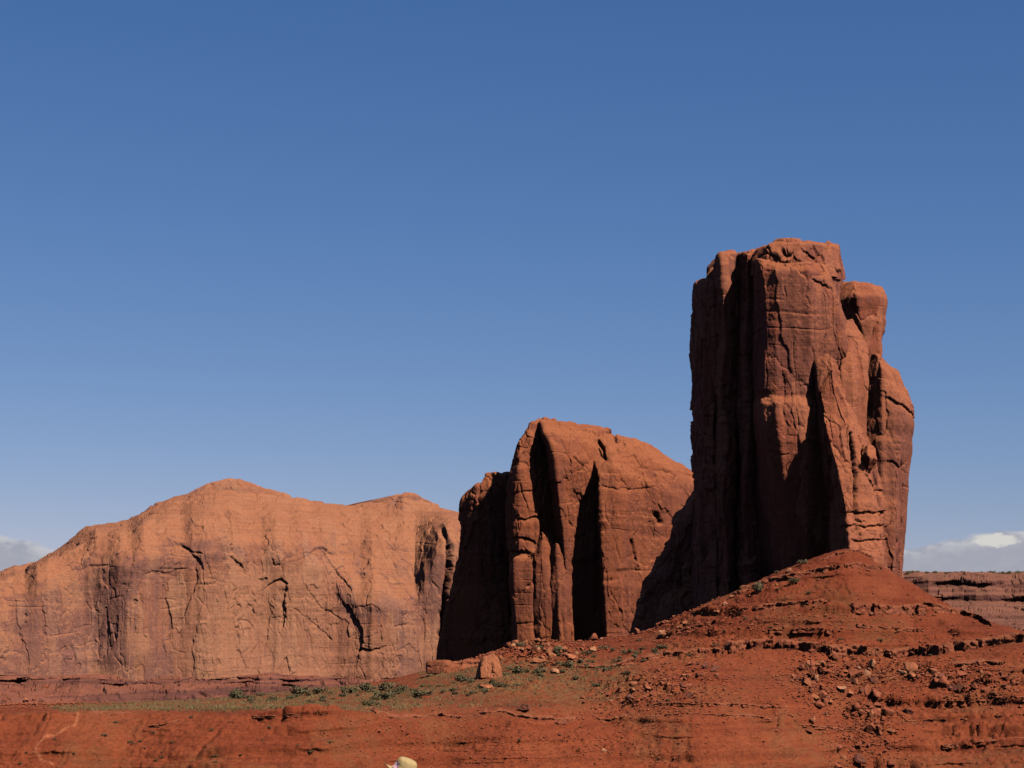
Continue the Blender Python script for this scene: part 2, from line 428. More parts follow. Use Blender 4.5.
def body(name, D, corners, mat, parent, dome=1.5, res=0.6, rnd=1.2, seed=1, amp=1.0, cracks=(), back=2, label=None,
         blocks=1.0, bed=1.0, flute=1.0, caprows=None, sc_=1.0, bias=None):
    """closed rock body: corner lines run from the top down as (row, column, depth) around the ring; the last `back` are its rear"""
    nc = len(corners)
    tops = np.array([c[0][0] for c in corners], float); bots = np.array([c[-1][0] for c in corners], float)
    nr = int((bots.max() - tops.min()) / res)
    t = np.linspace(0, 1, nr)
    lines = []
    for i, c in enumerate(corners):
        a = np.array(c, float)
        py = tops[i] + (bots[i] - tops[i]) * t
        lines.append(W(np.interp(py, a[:, 0], a[:, 1]), py, D + np.interp(py, a[:, 0], a[:, 2])))
    cols = []
    for i in range(nc):
        A, B = lines[i], lines[(i + 1) % nc]
        ln = np.percentile(np.linalg.norm(A - B, axis=-1), 70)
        rear = i >= nc - back
        n = max(3, int(ln / (res * 0.5 * (6 if rear else 1.0))))
        n = min(n, 700)
        for k in range(n):
            s = k / n
            cols.append(A * (1 - s) + B * s)
    S = np.stack(cols, 1)                                   # rows x cols x 3
    cen = S[0].mean(0)
    kr = caprows or max(8, int(20 / res * 0.6))
    cap = []
    for k in range(kr, 0, -1):
        s = k / kr
        q = S[0] * (1 - s * 0.98) + cen * s * 0.98
        q = q.copy(); q[:, 2] += dome * math.sin(s * math.pi / 2)
        cap.append(q)
    A = np.concatenate([np.stack(cap, 0), S], 0)
    sg = rnd / (res * 0.5)
    A = blur(A, 1, sg, True)
    body_only = blur(A, 0, sg, False)
    body_only[:2] = A[:2]
    A = body_only
    du = np.roll(A, -1, 1) - np.roll(A, 1, 1)
    dv = np.gradient(A, axis=0)
    N = np.cross(dv, du)
    N /= np.linalg.norm(N, axis=-1, keepdims=True) + 1e-9
    if (N[nr // 2 + kr, :, :2] * (A[nr // 2 + kr, :, :2] - A[nr // 2 + kr, :, :2].mean(0))).sum(-1).mean() < 0: N = -N
    for k in range(2): N = blur(blur(N, 1, 1.5, True), 0, 1.5, False)
    N /= np.linalg.norm(N, axis=-1, keepdims=True) + 1e-9
    d, cell = rockdisp(A, seed, amp, blocks, bed, flute, sc_)
    d[:kr] *= np.linspace(0.1, 1, kr)[:, None] ** 0.5
    if cracks:
        px, py = PX(A)
        front = N[..., 1] < 0.25
        jx0 = None
        for wd, dp, pts in cracks:
            if jx0 is None:
                jx0 = 1; jx = 1.6 * fbm(A[..., 0] / 5, A[..., 2] / 5, A[..., 1] / 9, 900, 3); jy = 1.6 * fbm(A[..., 0] / 5, A[..., 2] / 5, A[..., 1] / 9, 910, 3)
            lo = np.array(pts).min(0) - 14; hi = np.array(pts).max(0) + 14
            mm = front & (px > lo[0]) & (px < hi[0]) & (py > lo[1]) & (py < hi[1])
            if mm.any() and dp < 0: d[mm] += dp * np.exp(-(seg_d(px[mm] + jx[mm] * 0.7, py[mm] + jy[mm] * 0.7, pts) / wd) ** 2)
            elif mm.any(): d[mm] -= 0.75 * dp * scar(px[mm] + jx[mm], py[mm] + jy[mm], pts, wd)
    if bias is not None: bz = bias(*PX(A))
    A = A + N * d[..., None]
    nrow, ncol = A.shape[:2]
    idx = np.arange(nrow * ncol).reshape(nrow, ncol)
    a = idx[:-1]; b_ = idx[1:]
    quads = np.stack([a, b_, np.roll(b_, -1, 1), np.roll(a, -1, 1)], -1).reshape(-1, 4)
    V = A.reshape(-1, 3)
    V = np.concatenate([V, A[0].mean(0)[None]], 0)
    ci = len(V) - 1
    tris = np.stack([idx[0], np.roll(idx[0], -1), np.full(ncol, ci)], -1)
    org = np.array(parent.location) if parent is not None else np.zeros(3)
    me = mesh_np(name, V - org, quads, tris, mat, True, {'cell': np.append(cell.ravel(), 0.5), 'stain': np.append((bz if bias is not None else np.zeros(A.shape[:2])).ravel(), 0.0)})
    o = put(name, me, parent)
    if label: o['label'] = label
    return o

#=TERRAIN=
# ------------------------------------------------------------------ ground
# control lines of the red foothill, near to far, at picture columns: (row, distance)
COLS = [-330, -60, 60, 130, 230, 330, 385, 440, 520, 600, 650, 700, 780, 850, 900, 960, 1024, 1120, 1400]
TB = [(785,600),(782,602),(776,602),(784,610),(776,600),(778,604),(790,622),(790,640),(775,640),(787,664),(781,672),(774,668),(778,680),(786,706),(782,712),(780,710),(778,706),(778,706),(785,706)]
TC = [(746,622),(744,622),(738,619),(745,628),(738,618),(738,622),(750,645),(750,662),(740,662),(744,692),(738,696),(730,694),(735,708),(744,742),(740,748),(737,748),(732,742),(730,740),(735,740)]
TD = [(712,650),(712,650),(711,646),(713,657),(711,647),(711,650),(713,668),(717,690),(715,690),(711,735),(706,728),(702,728),(704,742),(707,778),(702,785),(696,785),(690,780),(688,780),(690,780)]
TE = [(711,800),(711,800),(710,830),(709,840),(705,840),(700,830),(698,820),(690,830),(682,835),(668,870),(658,870),(653,870),(650,872),(656,872),(657,872),(650,872),(641,868),(638,860),(640,860)]
TF = [(709,960),(709,960),(707,1000),(705,1020),(699,1050),(690,1075),(684,1060),(668,1040),(648,1030),(641,1000),(632,975),(607,955),(572,948),(546,955),(577,985),(612,985),(634,940),(636,940),(638,940)]
TG = [(708,1080),(708,1080),(706,1100),(703,1120),(698,1140),(689,1160),(682,1160),(668,1120),(650,1110),(645,1090),(642,1085),(640,1085),(630,1085),(605,1080),(610,1090),(640,1090),(652,1090),(652,1090),(652,1090)]
pxs = np.arange(-330, 1400.1, 1.15)
def line(T):
    a = np.array(T, float)
    r = np.interp(pxs, COLS, a[:, 0]); d = np.interp(pxs, COLS, a[:, 1])
    return blur(r, 0, 9, False), blur(d, 0, 9, False)
ctrl = []
z0 = np.zeros_like(pxs)
ctrl.append(np.stack([(pxs - 512) / FPX * 330, z0 + 330, z0 - 82], -1))
ctrl.append(np.stack([(pxs - 512) / FPX * 520, z0 + 520, z0 - 66], -1))
for T in (TB, TC, TD, TE, TF, TG):
    r, d = line(T); ctrl.append(W(pxs, r, d))
ctrl.append(np.stack([(pxs - 512) / FPX * 1500, z0 + 1560, z0 - 52], -1))
ctrl.append(np.stack([(pxs - 512) / FPX * 2300, z0 + 2300, z0 - 84], -1))
ctrl = np.stack(ctrl, 0)                                    # K x cols x 3
ndiv = [8, 40, 130, 130, 190, 260, 110, 20, 8]
def pchip_rows(Cn, ndiv):
    K = len(Cn)
    dl = Cn[1:] - Cn[:-1]
    m = np.zeros_like(Cn)
    for i in range(1, K - 1):
        p, q = dl[i - 1], dl[i]
        h = np.where(p * q > 0, 2 * p * q / (p + q + 1e-12 * np.sign(p + q + 1e-20)), 0)
        m[i] = h
    m[0] = dl[0]; m[-1] = dl[-1]
    out = []
    for i in range(K - 1):
        n = ndiv[i]
        for k in range(n + (1 if i == K - 2 else 0)):
            t = k / n
            h00 = 2*t**3 - 3*t**2 + 1; h10 = t**3 - 2*t**2 + t; h01 = -2*t**3 + 3*t**2; h11 = t**3 - t**2
            out.append(h00 * Cn[i] + h10 * m[i] + h01 * Cn[i + 1] + h11 * m[i + 1])
    return np.stack(out, 0)
TER = pchip_rows(ctrl, ndiv)
tx, ty, tz = TER[..., 0].copy(), TER[..., 1].copy(), TER[..., 2].copy()
tpx, tpy = PX(TER)
gy = np.gradient(tz, axis=0) / (np.gradient(ty, axis=0) + 1e-6)
slope = np.clip(np.abs(gy), 0, 1)
steep = sstep(0.10, 0.26, slope)
# lumps and downslope rills
tz += 2.0 * fbm(tx / 34, ty / 34, ty * 0, 301, 3) * (0.35 + 0.65 * steep)
rw = fbm(tx / 18, ty / 40, ty * 0, 310, 2)
rill = np.abs(vn(tx / 9 + rw, ty / 60, ty * 0, 320)) + 0.5 * np.abs(vn(tx / 4.2 + rw * 2, ty / 30, ty * 0, 321))
tz += (rill - 0.6) * 0.9 * steep
# hard and soft beds: terraces by elevation
wv = 1.1 * fbm(tx / 40, ty / 40, ty * 0, 330, 2)
def terrace(z, step, sharp, seed):
    u = z / step
    k = np.floor(u); f = u - k
    j = _h(k, k * 0, k * 0, seed)
    s = sstep(0.5 - 0.5 / sharp, 0.5 + 0.5 / sharp, f)
    w = 0.25 + 0.75 * j
    return ((k + s) - u) * step * w
m1 = sstep(-0.35, 0.35, fbm(tx / 30, ty / 30, tz / 6, 340, 2))
tz += steep * (1.05 * m1 * terrace(tz + wv, 5.2, 5.5, 5) + 0.3 * m1 * terrace(tz + wv, 1.7, 3.0, 6))
tz += 0.55 * fbm(tx / 8, ty / 8, tz / 8, 355, 3, 0.6) * (0.4 + 0.6 * steep) + 0.26 * fbm(tx / 2.6, ty / 2.6, tz / 2.6, 350, 4, 0.6)
def lips(z, step, seed):
    u = z / step; k = np.floor(u); f = u - k
    return np.exp(-((f - 0.60) / 0.11) ** 2) * (0.2 + 0.8 * _h(k, k * 0, k * 0, seed))
m2 = sstep(-0.25, 0.45, fbm(tx / 26, ty / 26, tz / 5, 345, 3))
TER[..., 1] = ty - steep * m2 * (1.8 * lips(tz + wv, 5.2, 5) + 0.7 * lips(tz + wv, 1.7, 6))
TER[..., 2] = tz
# broken, blocky ground where talus collects
rz = np.zeros_like(tx)
for cx_, cy_, sx_, sy_, q_ in ((822,688,24,24,1), (868,730,26,34,1), (890,676,80,9,.9), (980,682,46,14,.8), (650,692,62,20,.8), (540,655,44,12,.9), (42,698,50,8,.7), (700,622,90,18,.45), (600,745,60,20,.5), (420,742,60,14,.45), (960,730,60,22,.5), (760,640,80,10,.5), (830,596,100,26,.42), (700,655,60,10,.5), (520,690,70,14,.35)):
    rz = np.maximum(rz, q_ * np.exp(-((tpx - cx_) / sx_) ** 2 - ((tpy - cy_) / sy_) ** 2))
rz = np.clip(rz * (1 + 0.7 * fbm(tx / 9, ty / 9, ty * 0, 370, 3)), 0, 1.2)
bw = 0.6 * fbm(tx / 2, ty / 2, ty * 0, 375, 2)
a1, a2, ai = worley((tx + bw) / 3.1, (ty + bw) / 4.2, ty * 0 + 0.5, 380)
b1_, b2_, bi = worley((tx + bw) / 1.5, (ty + bw) / 2.0, ty * 0 + 0.5, 390)
rock_h = np.where(ai > 0.45, (ai - 0.45) * 4.2 * sstep(0.03, 0.20, a2 - a1), 0) + np.where(bi > 0.5, (bi - 0.5) * 1.6 * sstep(0.03, 0.2, b2_ - b1_), 0)
TER[..., 2] += rz * rock_h * 1.35
TER[..., 2] += 0.25 * (0.4 + steep) * np.where(bi > 0.86, sstep(0.05, 0.25, b2_ - b1_), 0)
# dry grass on the bench and thin on the saddle, a footpath on the left slope
grass = sstep(684, 690, tpy) * sstep(715, 708, tpy) * sstep(20, 90, tpx) * sstep(470, 380, tpx)
grass = np.maximum(grass, 0.85 * sstep(655, 668, tpy) * sstep(722, 690, tpy) * sstep(400, 440, tpx) * sstep(700, 560, tpx))
grass = np.maximum(grass, 0.28 * sstep(-0.1, 0.5, fbm(tx / 25, ty / 25, ty * 0, 360, 2)))
trail = np.exp(-(seg_d(tpx, tpy, [(78, 713), (75, 724), (62, 731), (46, 736), (37, 746), (35, 754), (48, 762), (62, 772)]) / 1.3) ** 2)
nrT, ncT = tx.shape
idx = np.arange(nrT * ncT).reshape(nrT, ncT)
quads = np.stack([idx[:-1, :-1], idx[:-1, 1:], idx[1:, 1:], idx[1:, :-1]], -1).reshape(-1, 4)
me = mesh_np('terrain', TER.reshape(-1, 3), quads, None, M_DIRT, True, {'grass': grass, 'trail': trail})
tag(put('terrain', me), kind='structure')
tpx, tpy = PX(TER)

def ground(px, py):
    """point of the hillside first seen at picture point px, py"""
    j = int(np.clip(round((px + 330) / 1.15), 0, ncT - 1))
    col = tpy[:, j]
    i0 = sum(ndiv[:1])
    run = np.minimum.accumulate(col)
    hit = run[i0:sum(ndiv[:7])] <= py
    k = (np.argmax(hit) if hit.any() else int(np.argmin(col[i0:sum(ndiv[:7])]))) + i0
    return TER[k, j].copy()

# the plain below and the knoll the photograph was taken from
def grid_obj(name, x0, x1, y0, y1, nx, ny, zf, mat):
    xs = np.linspace(x0, x1, nx); ys = np.linspace(y0, y1, ny)
    X, Y = np.meshgrid(xs, ys)
    Z = zf(X, Y)
    V = np.stack([X, Y, Z], -1)
    i = np.arange(nx * ny).reshape(ny, nx)
    q = np.stack([i[:-1, :-1], i[:-1, 1:], i[1:, 1:], i[1:, :-1]], -1).reshape(-1, 4)
    me = mesh_np(name, V.reshape(-1, 3), q, None, mat, True, {'grass': np.full(X.shape, 0.2), 'trail': np.zeros(X.shape)})
    return tag(put(name, me), kind='structure')
grid_obj('plain', -30000, 30000, -20000, 40000, 60, 60, lambda X, Y: np.full(X.shape, -83.0), M_DIRT)
def knoll(X, Y):
    r = np.clip(Y, -60, 400)
    z = -1.75 - 0.055 * np.clip(r, 0, 30) - 0.30 * np.clip(r - 30, 0, 400) - 0.004 * X * X * 0.02
    z = z - 0.35 * np.clip(np.abs(X) - 60, 0, 500)
    return np.maximum(z + 0.10 * fbm(X / 3, Y / 3, X * 0, 400, 4), -85)
grid_obj('knoll', -300, 300, -260, 330, 220, 220, lambda X, Y: np.where(Y < -20, knoll(X, Y) - 0.3 * (-20 - Y), knoll(X, Y)), M_DIRT)

#=BUTTES=
# ------------------------------------------------------------------ tall butte
def at(px, py, Y): return tuple(W(px, py, Y))
T = empty('butte', at(800, 600, 1010))
tag(T, 'tallest sandstone butte, a sheer blocky tower with near-black left side rising from a red cone', 'butte')
B = 690
body('tower', 1000, [
    [(258,757,9),(270,760,2),(290,763,0),(340,765,0),(388,764,0),(397,767,3),(402,761,-4),(420,763,-5),(445,768,-4),(475,774,-2),(512,782,0),(600,790,4),(B,795,4)],
    [(264,776,1),(270,776,-3),(397,776,-3),(402,774,-9),(440,780,-9),(512,788,-4),(B,800,2)],
    [(262,806,2),(270,808,-3),(340,810,-4),(397,806,-3),(404,804,-8),(440,806,-8),(512,806,-4),(B,810,2)],
    [(266,824,8),(280,829,3),(320,841,2),(350,846,4),(372,840,6),(420,835,6),(B,835,5)],
    [(262,841,35),(300,842,35),(350,858,35),(400,864,35),(B,864,35)],
    [(262,838,70),(B,850,70)],
    [(262,752,80),(B,745,80)],
    [(262,751,30),(300,754,30),(B,753,30)]], M_TALL, T, dome=1, seed=11, back=3, rnd=0.5, amp=0.75, blocks=0.5, flute=0.6, bed=0.55, bias=lambda px, py: 0.07 * sstep(398, 385, py) - 0.20 * sstep(398, 403, py) * sstep(428, 412, py) - 0.15 * np.exp(-((px - 819) / 9) ** 2 - ((py - 292) / 8) ** 2),
    cracks=[(1.2,1.6,[(812,280),(826,286)]), (0.8,0.8,[(770,452),(788,454)])])
body('cap_rock', 1000, [
    [(252,756,24),(262,753,20),(276,752,20)], [(246,768,14),(256,768,10),(276,768,8)], [(244,785,13),(255,786,9),(276,788,6)],
    [(242,808,12),(262,812,9),(276,815,6)], [(245,829,18),(258,831,14),(278,834,10)], [(247,838,26),(280,841,24)], [(246,838,55),(280,842,55)],
    [(244,775,70),(280,775,70)], [(252,757,60),(280,752,60)]], M_TALL, T, dome=2.0, seed=12, back=3, rnd=0.55, amp=0.8,
    cracks=[(1.0,2.2,[(805,250),(817,260),(827,248)]), (4.0,5,[(783,252),(790,256)])])
body('summit_knob', 1000, [[(242,774,30),(250,772,28)], [(239,783,24),(250,783,22)], [(239,793,24),(250,797,22)], [(241,800,34),(250,806,34)], [(241,798,48),(250,802,48)], [(241,776,48),(250,774,48)]],
    M_TALL, T, dome=1, seed=13, rnd=0.7, amp=0.5)
body('rock_column', 1000, [
    [(285,695.5,66),(330,696,66),(380,699.5,66),(400,696.5,66),(420,696.5,66),(500,696.5,66),(600,692,66),(B,685,66)],
    [(282,704,46),(330,706,44),(400,702,46),(470,706,43),(540,700,42),(B,703,40)], [(282,713,40),(360,716,37),(450,712,38),(520,717,33),(B,716,30)], [(282,716,88),(B,716,88)], [(285,696,88),(B,690,88)]], M_TALL, T, dome=0.8, seed=14, rnd=0.4, amp=0.9, blocks=1.2)
body('rock_column', 1000, [
    [(277,708.5,56),(300,709,54),(B,705,54)], [(256,721,34),(266,722,31),(340,725,30),(390,720,31),(440,727,27),(500,722,27),(560,728,20),(B,726,18)], [(254,733,38),(340,735,38),(420,738,36),(500,733,36),(B,737,34)],
    [(254,735,88),(B,735,88)], [(262,714,88),(B,708,88)]], M_TALL, T, dome=2.0, seed=15, rnd=0.4, amp=0.9, blocks=1.1)
body('rock_column', 1000, [
    [(256,728,60),(B,728,60)], [(254,747,26),(300,748,24),(360,744,26),(430,749,22),(510,743,20),(580,750,12),(B,748,10)], [(252,762,30),(B,764,30)], [(252,762,86),(B,762,86)], [(256,730,86),(B,730,86)]],
    M_TALL, T, dome=1.0, seed=16, rnd=0.4, amp=0.9, blocks=1.1)
body('shoulder_block', 1000, [
    [(284,838,28),(300,838,24),(325,842,22),(350,852,26),(385,860,34)], [(280,853,24),(296,857,15),(318,860,16),(336,863,19),(385,868,20)],
    [(283,869,26),(296,878,20),(315,878,21),(335,879,22),(385,881,24)], [(288,882,38),(298,885,38),(312,884,38),(330,882,38),(350,880,38),(385,880,40)],
    [(288,878,62),(385,872,60)], [(282,842,62),(385,850,60)]], M_TALL, T, dome=0.5, seed=17, rnd=0.5, amp=0.6, blocks=0.6)
body('left_buttress', 1000, [
    [(560,664,100),(578,652,98),(600,641,95),(616,633,92),(634,627,90),(B,616,86)], [(512,680,92),(530,673,86),(B,654,70)], [(486,697,90),(500,694,82),(B,686,62)], [(478,706,84),(B,706,60)],
    [(480,708,118),(B,708,118)], [(520,684,122),(B,655,122)]], M_TALL, T, dome=0.5, seed=22, rnd=0.8, amp=1.1, blocks=1.3)
body('pale_column', 1000, [
    [(318,842,16),(345,843,9),(374,840,1),(420,842,-1),(480,846,-4),(B,846,-20)], [(318,852,18),(350,852,8),(372,852,2),(420,852,0),(480,854,-3),(B,856,-20)],
    [(340,870,22),(365,866,14),(420,864,10),(B,866,0)], [(340,872,50),(B,870,50)], [(335,845,50),(B,845,50)]], M_TALL, T, bias=lambda px, py: -0.14 + 0.14 * np.sin(px / 2.1), dome=0.5, seed=18, rnd=0.5, amp=0.6, blocks=0.5)
body('flank', 1000, [
    [(352,866,24),(400,864,20),(480,866,12),(B,868,2)], [(354,877,18),(368,882,14),(400,882,12),(575,882,4),(B,882,0)],
    [(366,889,22),(395,898,14),(420,902,12),(500,896,8),(575,893,2),(B,893,0)],
    [(375,899,36),(388,905,36),(398,909,36),(410,915,36),(420,916,36),(450,912,36),(500,906,36),(550,902.5,36),(575,901,36),(B,897,36)],
    [(370,896,70),(420,912,70),(575,898,70),(B,895,70)], [(352,870,70),(B,870,70)]], M_TALL, T, bias=lambda px, py: 0.06 - 0.24 * sstep(374, 380, py) * sstep(406, 396, py) - 0.15 * np.exp(-((px - 886) / 3.0) ** 2) + 0.12 * sstep(410, 430, py) * sstep(470, 450, py), dome=0.5, seed=19, rnd=0.55, amp=0.65, blocks=0.7,
    cracks=[(1.0,1.5,[(866,378),(880,377)]), (1.2,2.0,[(890,398),(905,408),(914,414)]), (1.0,1.4,[(890,462),(902,468),(905,464)])])
body('prow', 1000, [
    [(362,817,4),(420,819,0),(470,822,-3),(520,828,-4),(B,825,-4)],
    [(360,818,-3),(385,818,-9),(405,822,-15),(430,826,-25),(470,838,-33),(510,846,-40),(550,850,-44),(B,850,-50)],
    [(357,831,-6),(385,835,-14),(430,850,-22),(480,864,-27),(520,872,-26),(560,882,-28),(B,884,-36)],
    [(358,842,18),(480,878,8),(560,886,4),(B,888,0)],
    [(358,842,45),(B,880,45)], [(360,820,45),(B,825,45)]], M_TALL, T, dome=0.8, seed=20, rnd=0.9, amp=0.95, blocks=0.9, bed=1.2,
    cracks=[(1.5,-4.5,[(850,434),(852,460),(855,500),(857,530)]), (0.9,2.5,[(845,512),(870,513),(886,511)]), (0.9,2.5,[(845,525),(870,527),(886,524)]),
            (2.5,5,[(829,458),(831,480),(834,500)]), (1.0,2.0,[(864,476),(870,486),(874,491),(882,491)]), (0.9,1.8,[(850,541),(884,540)])])
body('jammed_boulder', 1000, [
    [(447,860,-18),(456,859,-24),(468,862,-20)], [(443,868,-22),(456,868,-33),(470,868,-26)], [(447,876,-16),(460,879,-24),(469,876,-18)],
    [(448,874,-2),(468,872,-2)], [(448,862,-2),(468,862,-2)]], M_TALL, T, dome=1.0, seed=21, rnd=1.0, amp=0.4, res=0.5)

# ------------------------------------------------------------------ middle butte
Mb = empty('butte', at(570, 650, 1265))
tag(Mb, 'middle sandstone butte with a rounded crown and a narrow leaning prow on its left', 'butte')
body('rock_column', 1245, [
    [(494,467,72),(501,462.5,70),(510,461,70),(530,462,70),(560,458,70),(590,451,70),(640,440,70),(B,434,70)], [(485,478,62),(520,478,58),(B,470,52)],
    [(474,486,66),(492,490,56),(B,490,48)], [(474,508,62),(B,510,44)], [(474,512,110),(B,512,110)], [(485,474,110),(B,445,110)]], M_MID, Mb, dome=1.0, seed=31, rnd=0.7, amp=0.85)
body('leaning_prow', 1245, [
    [(470,511.5,12),(482,510,8),(510,508,6),(560,509,2),(600,512,0),(650,517,-2),(B,518,-2)],
    [(440,520,10),(470,519,0),(500,519,-2),(553,519,-4),(558,514,-9),(600,515,-8),(B,520,-10)],
    [(424,530,16),(450,532,6),(500,538,3),(548,537,-4),(555,532,-9),(600,531,-9),(B,533,-10)],
    [(420,540,26),(450,546,18),(500,556,16),(B,556,14)], [(420,556,60),(B,550,60)], [(430,526,60),(480,514,60),(B,515,60)]], M_MID, Mb, dome=0.8, seed=32, rnd=0.6, amp=0.85,
    cracks=[(0.9,2.5,[(519,517),(526,519),(537,516)]), (0.9,2.5,[(516,537),(526,538),(534,541)]), (1.6,4,[(512,550),(524,551),(535,555)]), (0.8,1.5,[(520,492),(536,490),(541,494)])])
body('rock_column', 1245, [[(530,536,6),(560,534,-7),(B,532,-10)], [(533,544,-3),(560,542,-10),(B,540,-13)], [(538,553,0),(600,551,-10),(B,551,-13)], [(536,553,40),(B,556,40)], [(528,540,40),(B,538,40)]],
    M_MID, Mb, dome=0.8, seed=33, rnd=0.3, amp=0.8, blocks=0.55, bed=0.6, flute=1.4)
body('rock_column', 1245, [[(548,551,2),(600,549,-8),(B,549,-11)], [(544,557,-5),(600,559,-13),(B,561,-18)], [(556,565,-2),(600,571,-9),(B,577,-16)], [(550,563,40),(B,572,40)], [(546,552,40),(B,556,40)]],
    M_MID, Mb, dome=0.8, seed=34, rnd=0.3, amp=0.8, blocks=0.55, bed=0.6, flute=1.4)
body('recessed_wall', 1245, [
    [(421,540,18),(432,544,-2),(447,551,-9),(470,555,-11),(500,558,-11),(530,562,-9),(B,575,-2)], [(423,562,20),(440,567,0),(460,570,-6),(B,580,0)],
    [(430,592,30),(446,598,12),(470,602,4),(B,604,4)], [(430,612,70),(B,612,70)], [(421,536,70),(B,540,70)]], M_MID, Mb, dome=1.0, seed=35, rnd=0.8, amp=0.75, blocks=0.7)
body('crown', 1245, [
    [(440,584,24),(458,592,8),(476,598,-12),(520,600,-18),(560,601,-20),(640,606,-22),(B,608,-22)], [(430,600,38),(446,608,14),(466,614,-9),(500,620,-17),(B,622,-20)],
    [(436,632,40),(452,636,14),(480,640,-3),(B,645,-10)], [(450,658,46),(468,664,18),(492,668,5),(B,672,-2)],
    [(470,693,60),(490,694,40),(530,694,28),(B,694,20)], [(487,715,75),(B,715,60)], [(484,710,125),(B,715,125)], [(427,590,100),(B,596,100)]],
    M_MID, Mb, dome=1.5, seed=36, rnd=0.8, amp=0.75, blocks=0.6, bed=1.3,
    cracks=[(1.3,-4,[(586,446),(596,450),(605,457)]), (1.4,-4.5,[(598,440),(602,448),(605,457)]), (1.2,-2.2,[(632,541),(634,556),(637,571)]), (2.6,-3.5,[(657,515),(660,522)]),
            (1.3,-2.5,[(614,433),(617,441)]), (0.9,1.2,[(605,486),(630,489),(655,486)]), (0.9,1.2,[(640,468),(660,470),(670,473)])])

# ------------------------------------------------------------------ long mesa on the left
Ma = empty('mesa', at(230, 680, 1480))
tag(Ma, 'long pale sandstone mesa with streaked cliff wall on the left behind the bench', 'mesa')
crest = [(-260,640),(-120,600),(0,570),(15,563.5),(21,564),(25,570),(29,564),(37,561),(49,553),(61,545),(72,535),(84,526),(100,523),(127,519),(140,511),(156,501),(184,493),(206,486),(240,486),(262,489),(286,495),(301,497),(325,501),(352,502.5),(385,501),(396,497),(404,492),(415,493),(424,498),(436,504.5),(448,507.5),(462,510),(480,516),(500,526)]
rim = [(-260,655),(0,584),(25,578),(40,572),(60,562),(86,546),(120,540),(185,528),(240,531),(300,534),(322,542),(345,566),(365,580),(395,587),(415,578),(430,552),(440,532),(462,530),(500,540)]
def mD(px): return 1380 + (px + 0) * 0.36
cor = []
rx, ry = np.array(rim).T
for px in sorted(set([p for p, q in crest] + list(range(0, 500, 12)))):
    cy = float(np.interp(px, [p for p, q in crest], [q for p, q in crest]))
    r_ = float(np.interp(px, rx, ry)) + 3.5 * math.sin(px / 9.0) + 2.5 * math.sin(px / 4.1 + 1); dd = mD(px) - 1380
    bow = 10 * math.sin(px / 37.0) + 6 * math.sin(px / 13.0 + 1)
    cor.append([(cy, px, dd + 105), ((cy + r_) / 2, px, dd + 45 + bow), (r_ - 7, px, dd + 22 + bow), (r_ + 3, px, dd + 11 + bow), (r_ + 12, px, dd + 4 + bow), (r_ + 26, px, dd + bow), (640, px, dd - 3 + bow * 0.8), (705, px, dd - 8 + bow * 0.5)])
cor += [[(530,510,mD(510) - 1380 + 120), (705,505,mD(505) - 1380 + 40)], [(545,500,300), (705,500,300)], [(640,-260,230), (705,-260,230)]]
mcr = [(1.3,5,[(180,543),(188,548),(194,556),(202,563)]), (1.0,4,[(190,550),(203,554)]), (0.8,3,[(173,543),(176,551)]), (1.0,3,[(148,573),(165,572),(182,569)]),
       (1.6,4,[(198,570),(194,590),(186,612),(172,630)]), (1.2,3,[(204,568),(203,600),(196,618)]), (1.5,4,[(229,512),(232,540),(231,556),(238,562),(244,567)]),
       (1.3,5,[(268,584),(275,580),(283,578),(286,584),(284,600),(284,625)]), (1.0,3,[(244,640),(239,622),(241,620)]), (0.9,3,[(238,625),(239,660)]), (1.0,2.5,[(240,620),(248,619),(252,626),(244,631)]),
       (1.8,6,[(315,549),(322,548),(328,550)]), (1.1,3,[(310,592),(318,602),(327,612),(338,616)]), (1.4,4,[(325,552),(333,568),(345,582)]), (2.2,7,[(349,607),(354,620),(361,628),(361,650)]),
       (1.2,5,[(361,648),(372,650),(378,647)]), (1.0,3,[(311,618),(318,628),(325,633),(330,637)]), (3.0,-9,[(443,531),(449,545),(450,560),(448,575),(444,600),(442,640)]), (1.2,3,[(395,627),(408,624)]),
       (0.9,3,[(381,625),(380,650)]), (0.9,2.5,[(398,640),(400,672)]), (0.9,2.5,[(332,620),(327,650)]), (1.0,3,[(22,635),(27,650),(28,665)]), (0.9,2.5,[(64,566),(80,563)]), (0.9,2,[(68,572),(90,566),(112,566)]),
       (0.8,2.5,[(239,533),(270,531),(310,530)]), (0.8,2.2,[(236,497),(276,499)]), (0.8,2,[(206,495),(216,498)]), (0.9,2.5,[(145,628),(145,640)]), (0.8,2,[(172,650),(172,632)]), (0.8,2,[(94,608),(101,614)]),
       (1.0,2.0,[(108,600),(107,660)]), (0.9,1.6,[(122,600),(120,670)]), (0.9,1.8,[(414,620),(412,660)]), (0.9,1.8,[(425,600),(424,640)]), (0.9,1.8,[(250,600),(252,615)]), (0.9,1.5,[(390,640),(391,675)])]
mcr += [(0.9,2.2,[(205,497),(216,499)]), (0.8,1.6,[(222,498),(248,499),(276,499)]), (0.9,2.5,[(150,505),(165,503)]), (0.8,2,[(138,515),(150,512),(160,506)]), (0.8,2,[(90,527),(104,523)]), (0.9,3,[(24,568),(28,574)]), (0.8,2,[(110,536),(122,541)]), (0.8,2,[(325,523),(335,530)]), (0.8,2,[(306,522),(325,526)])]
mcr = [(w_, dp * (1.0 if dp < 0 else 0.6 if dp >= 4 else 0.36), p_) for w_, dp, p_ in mcr]
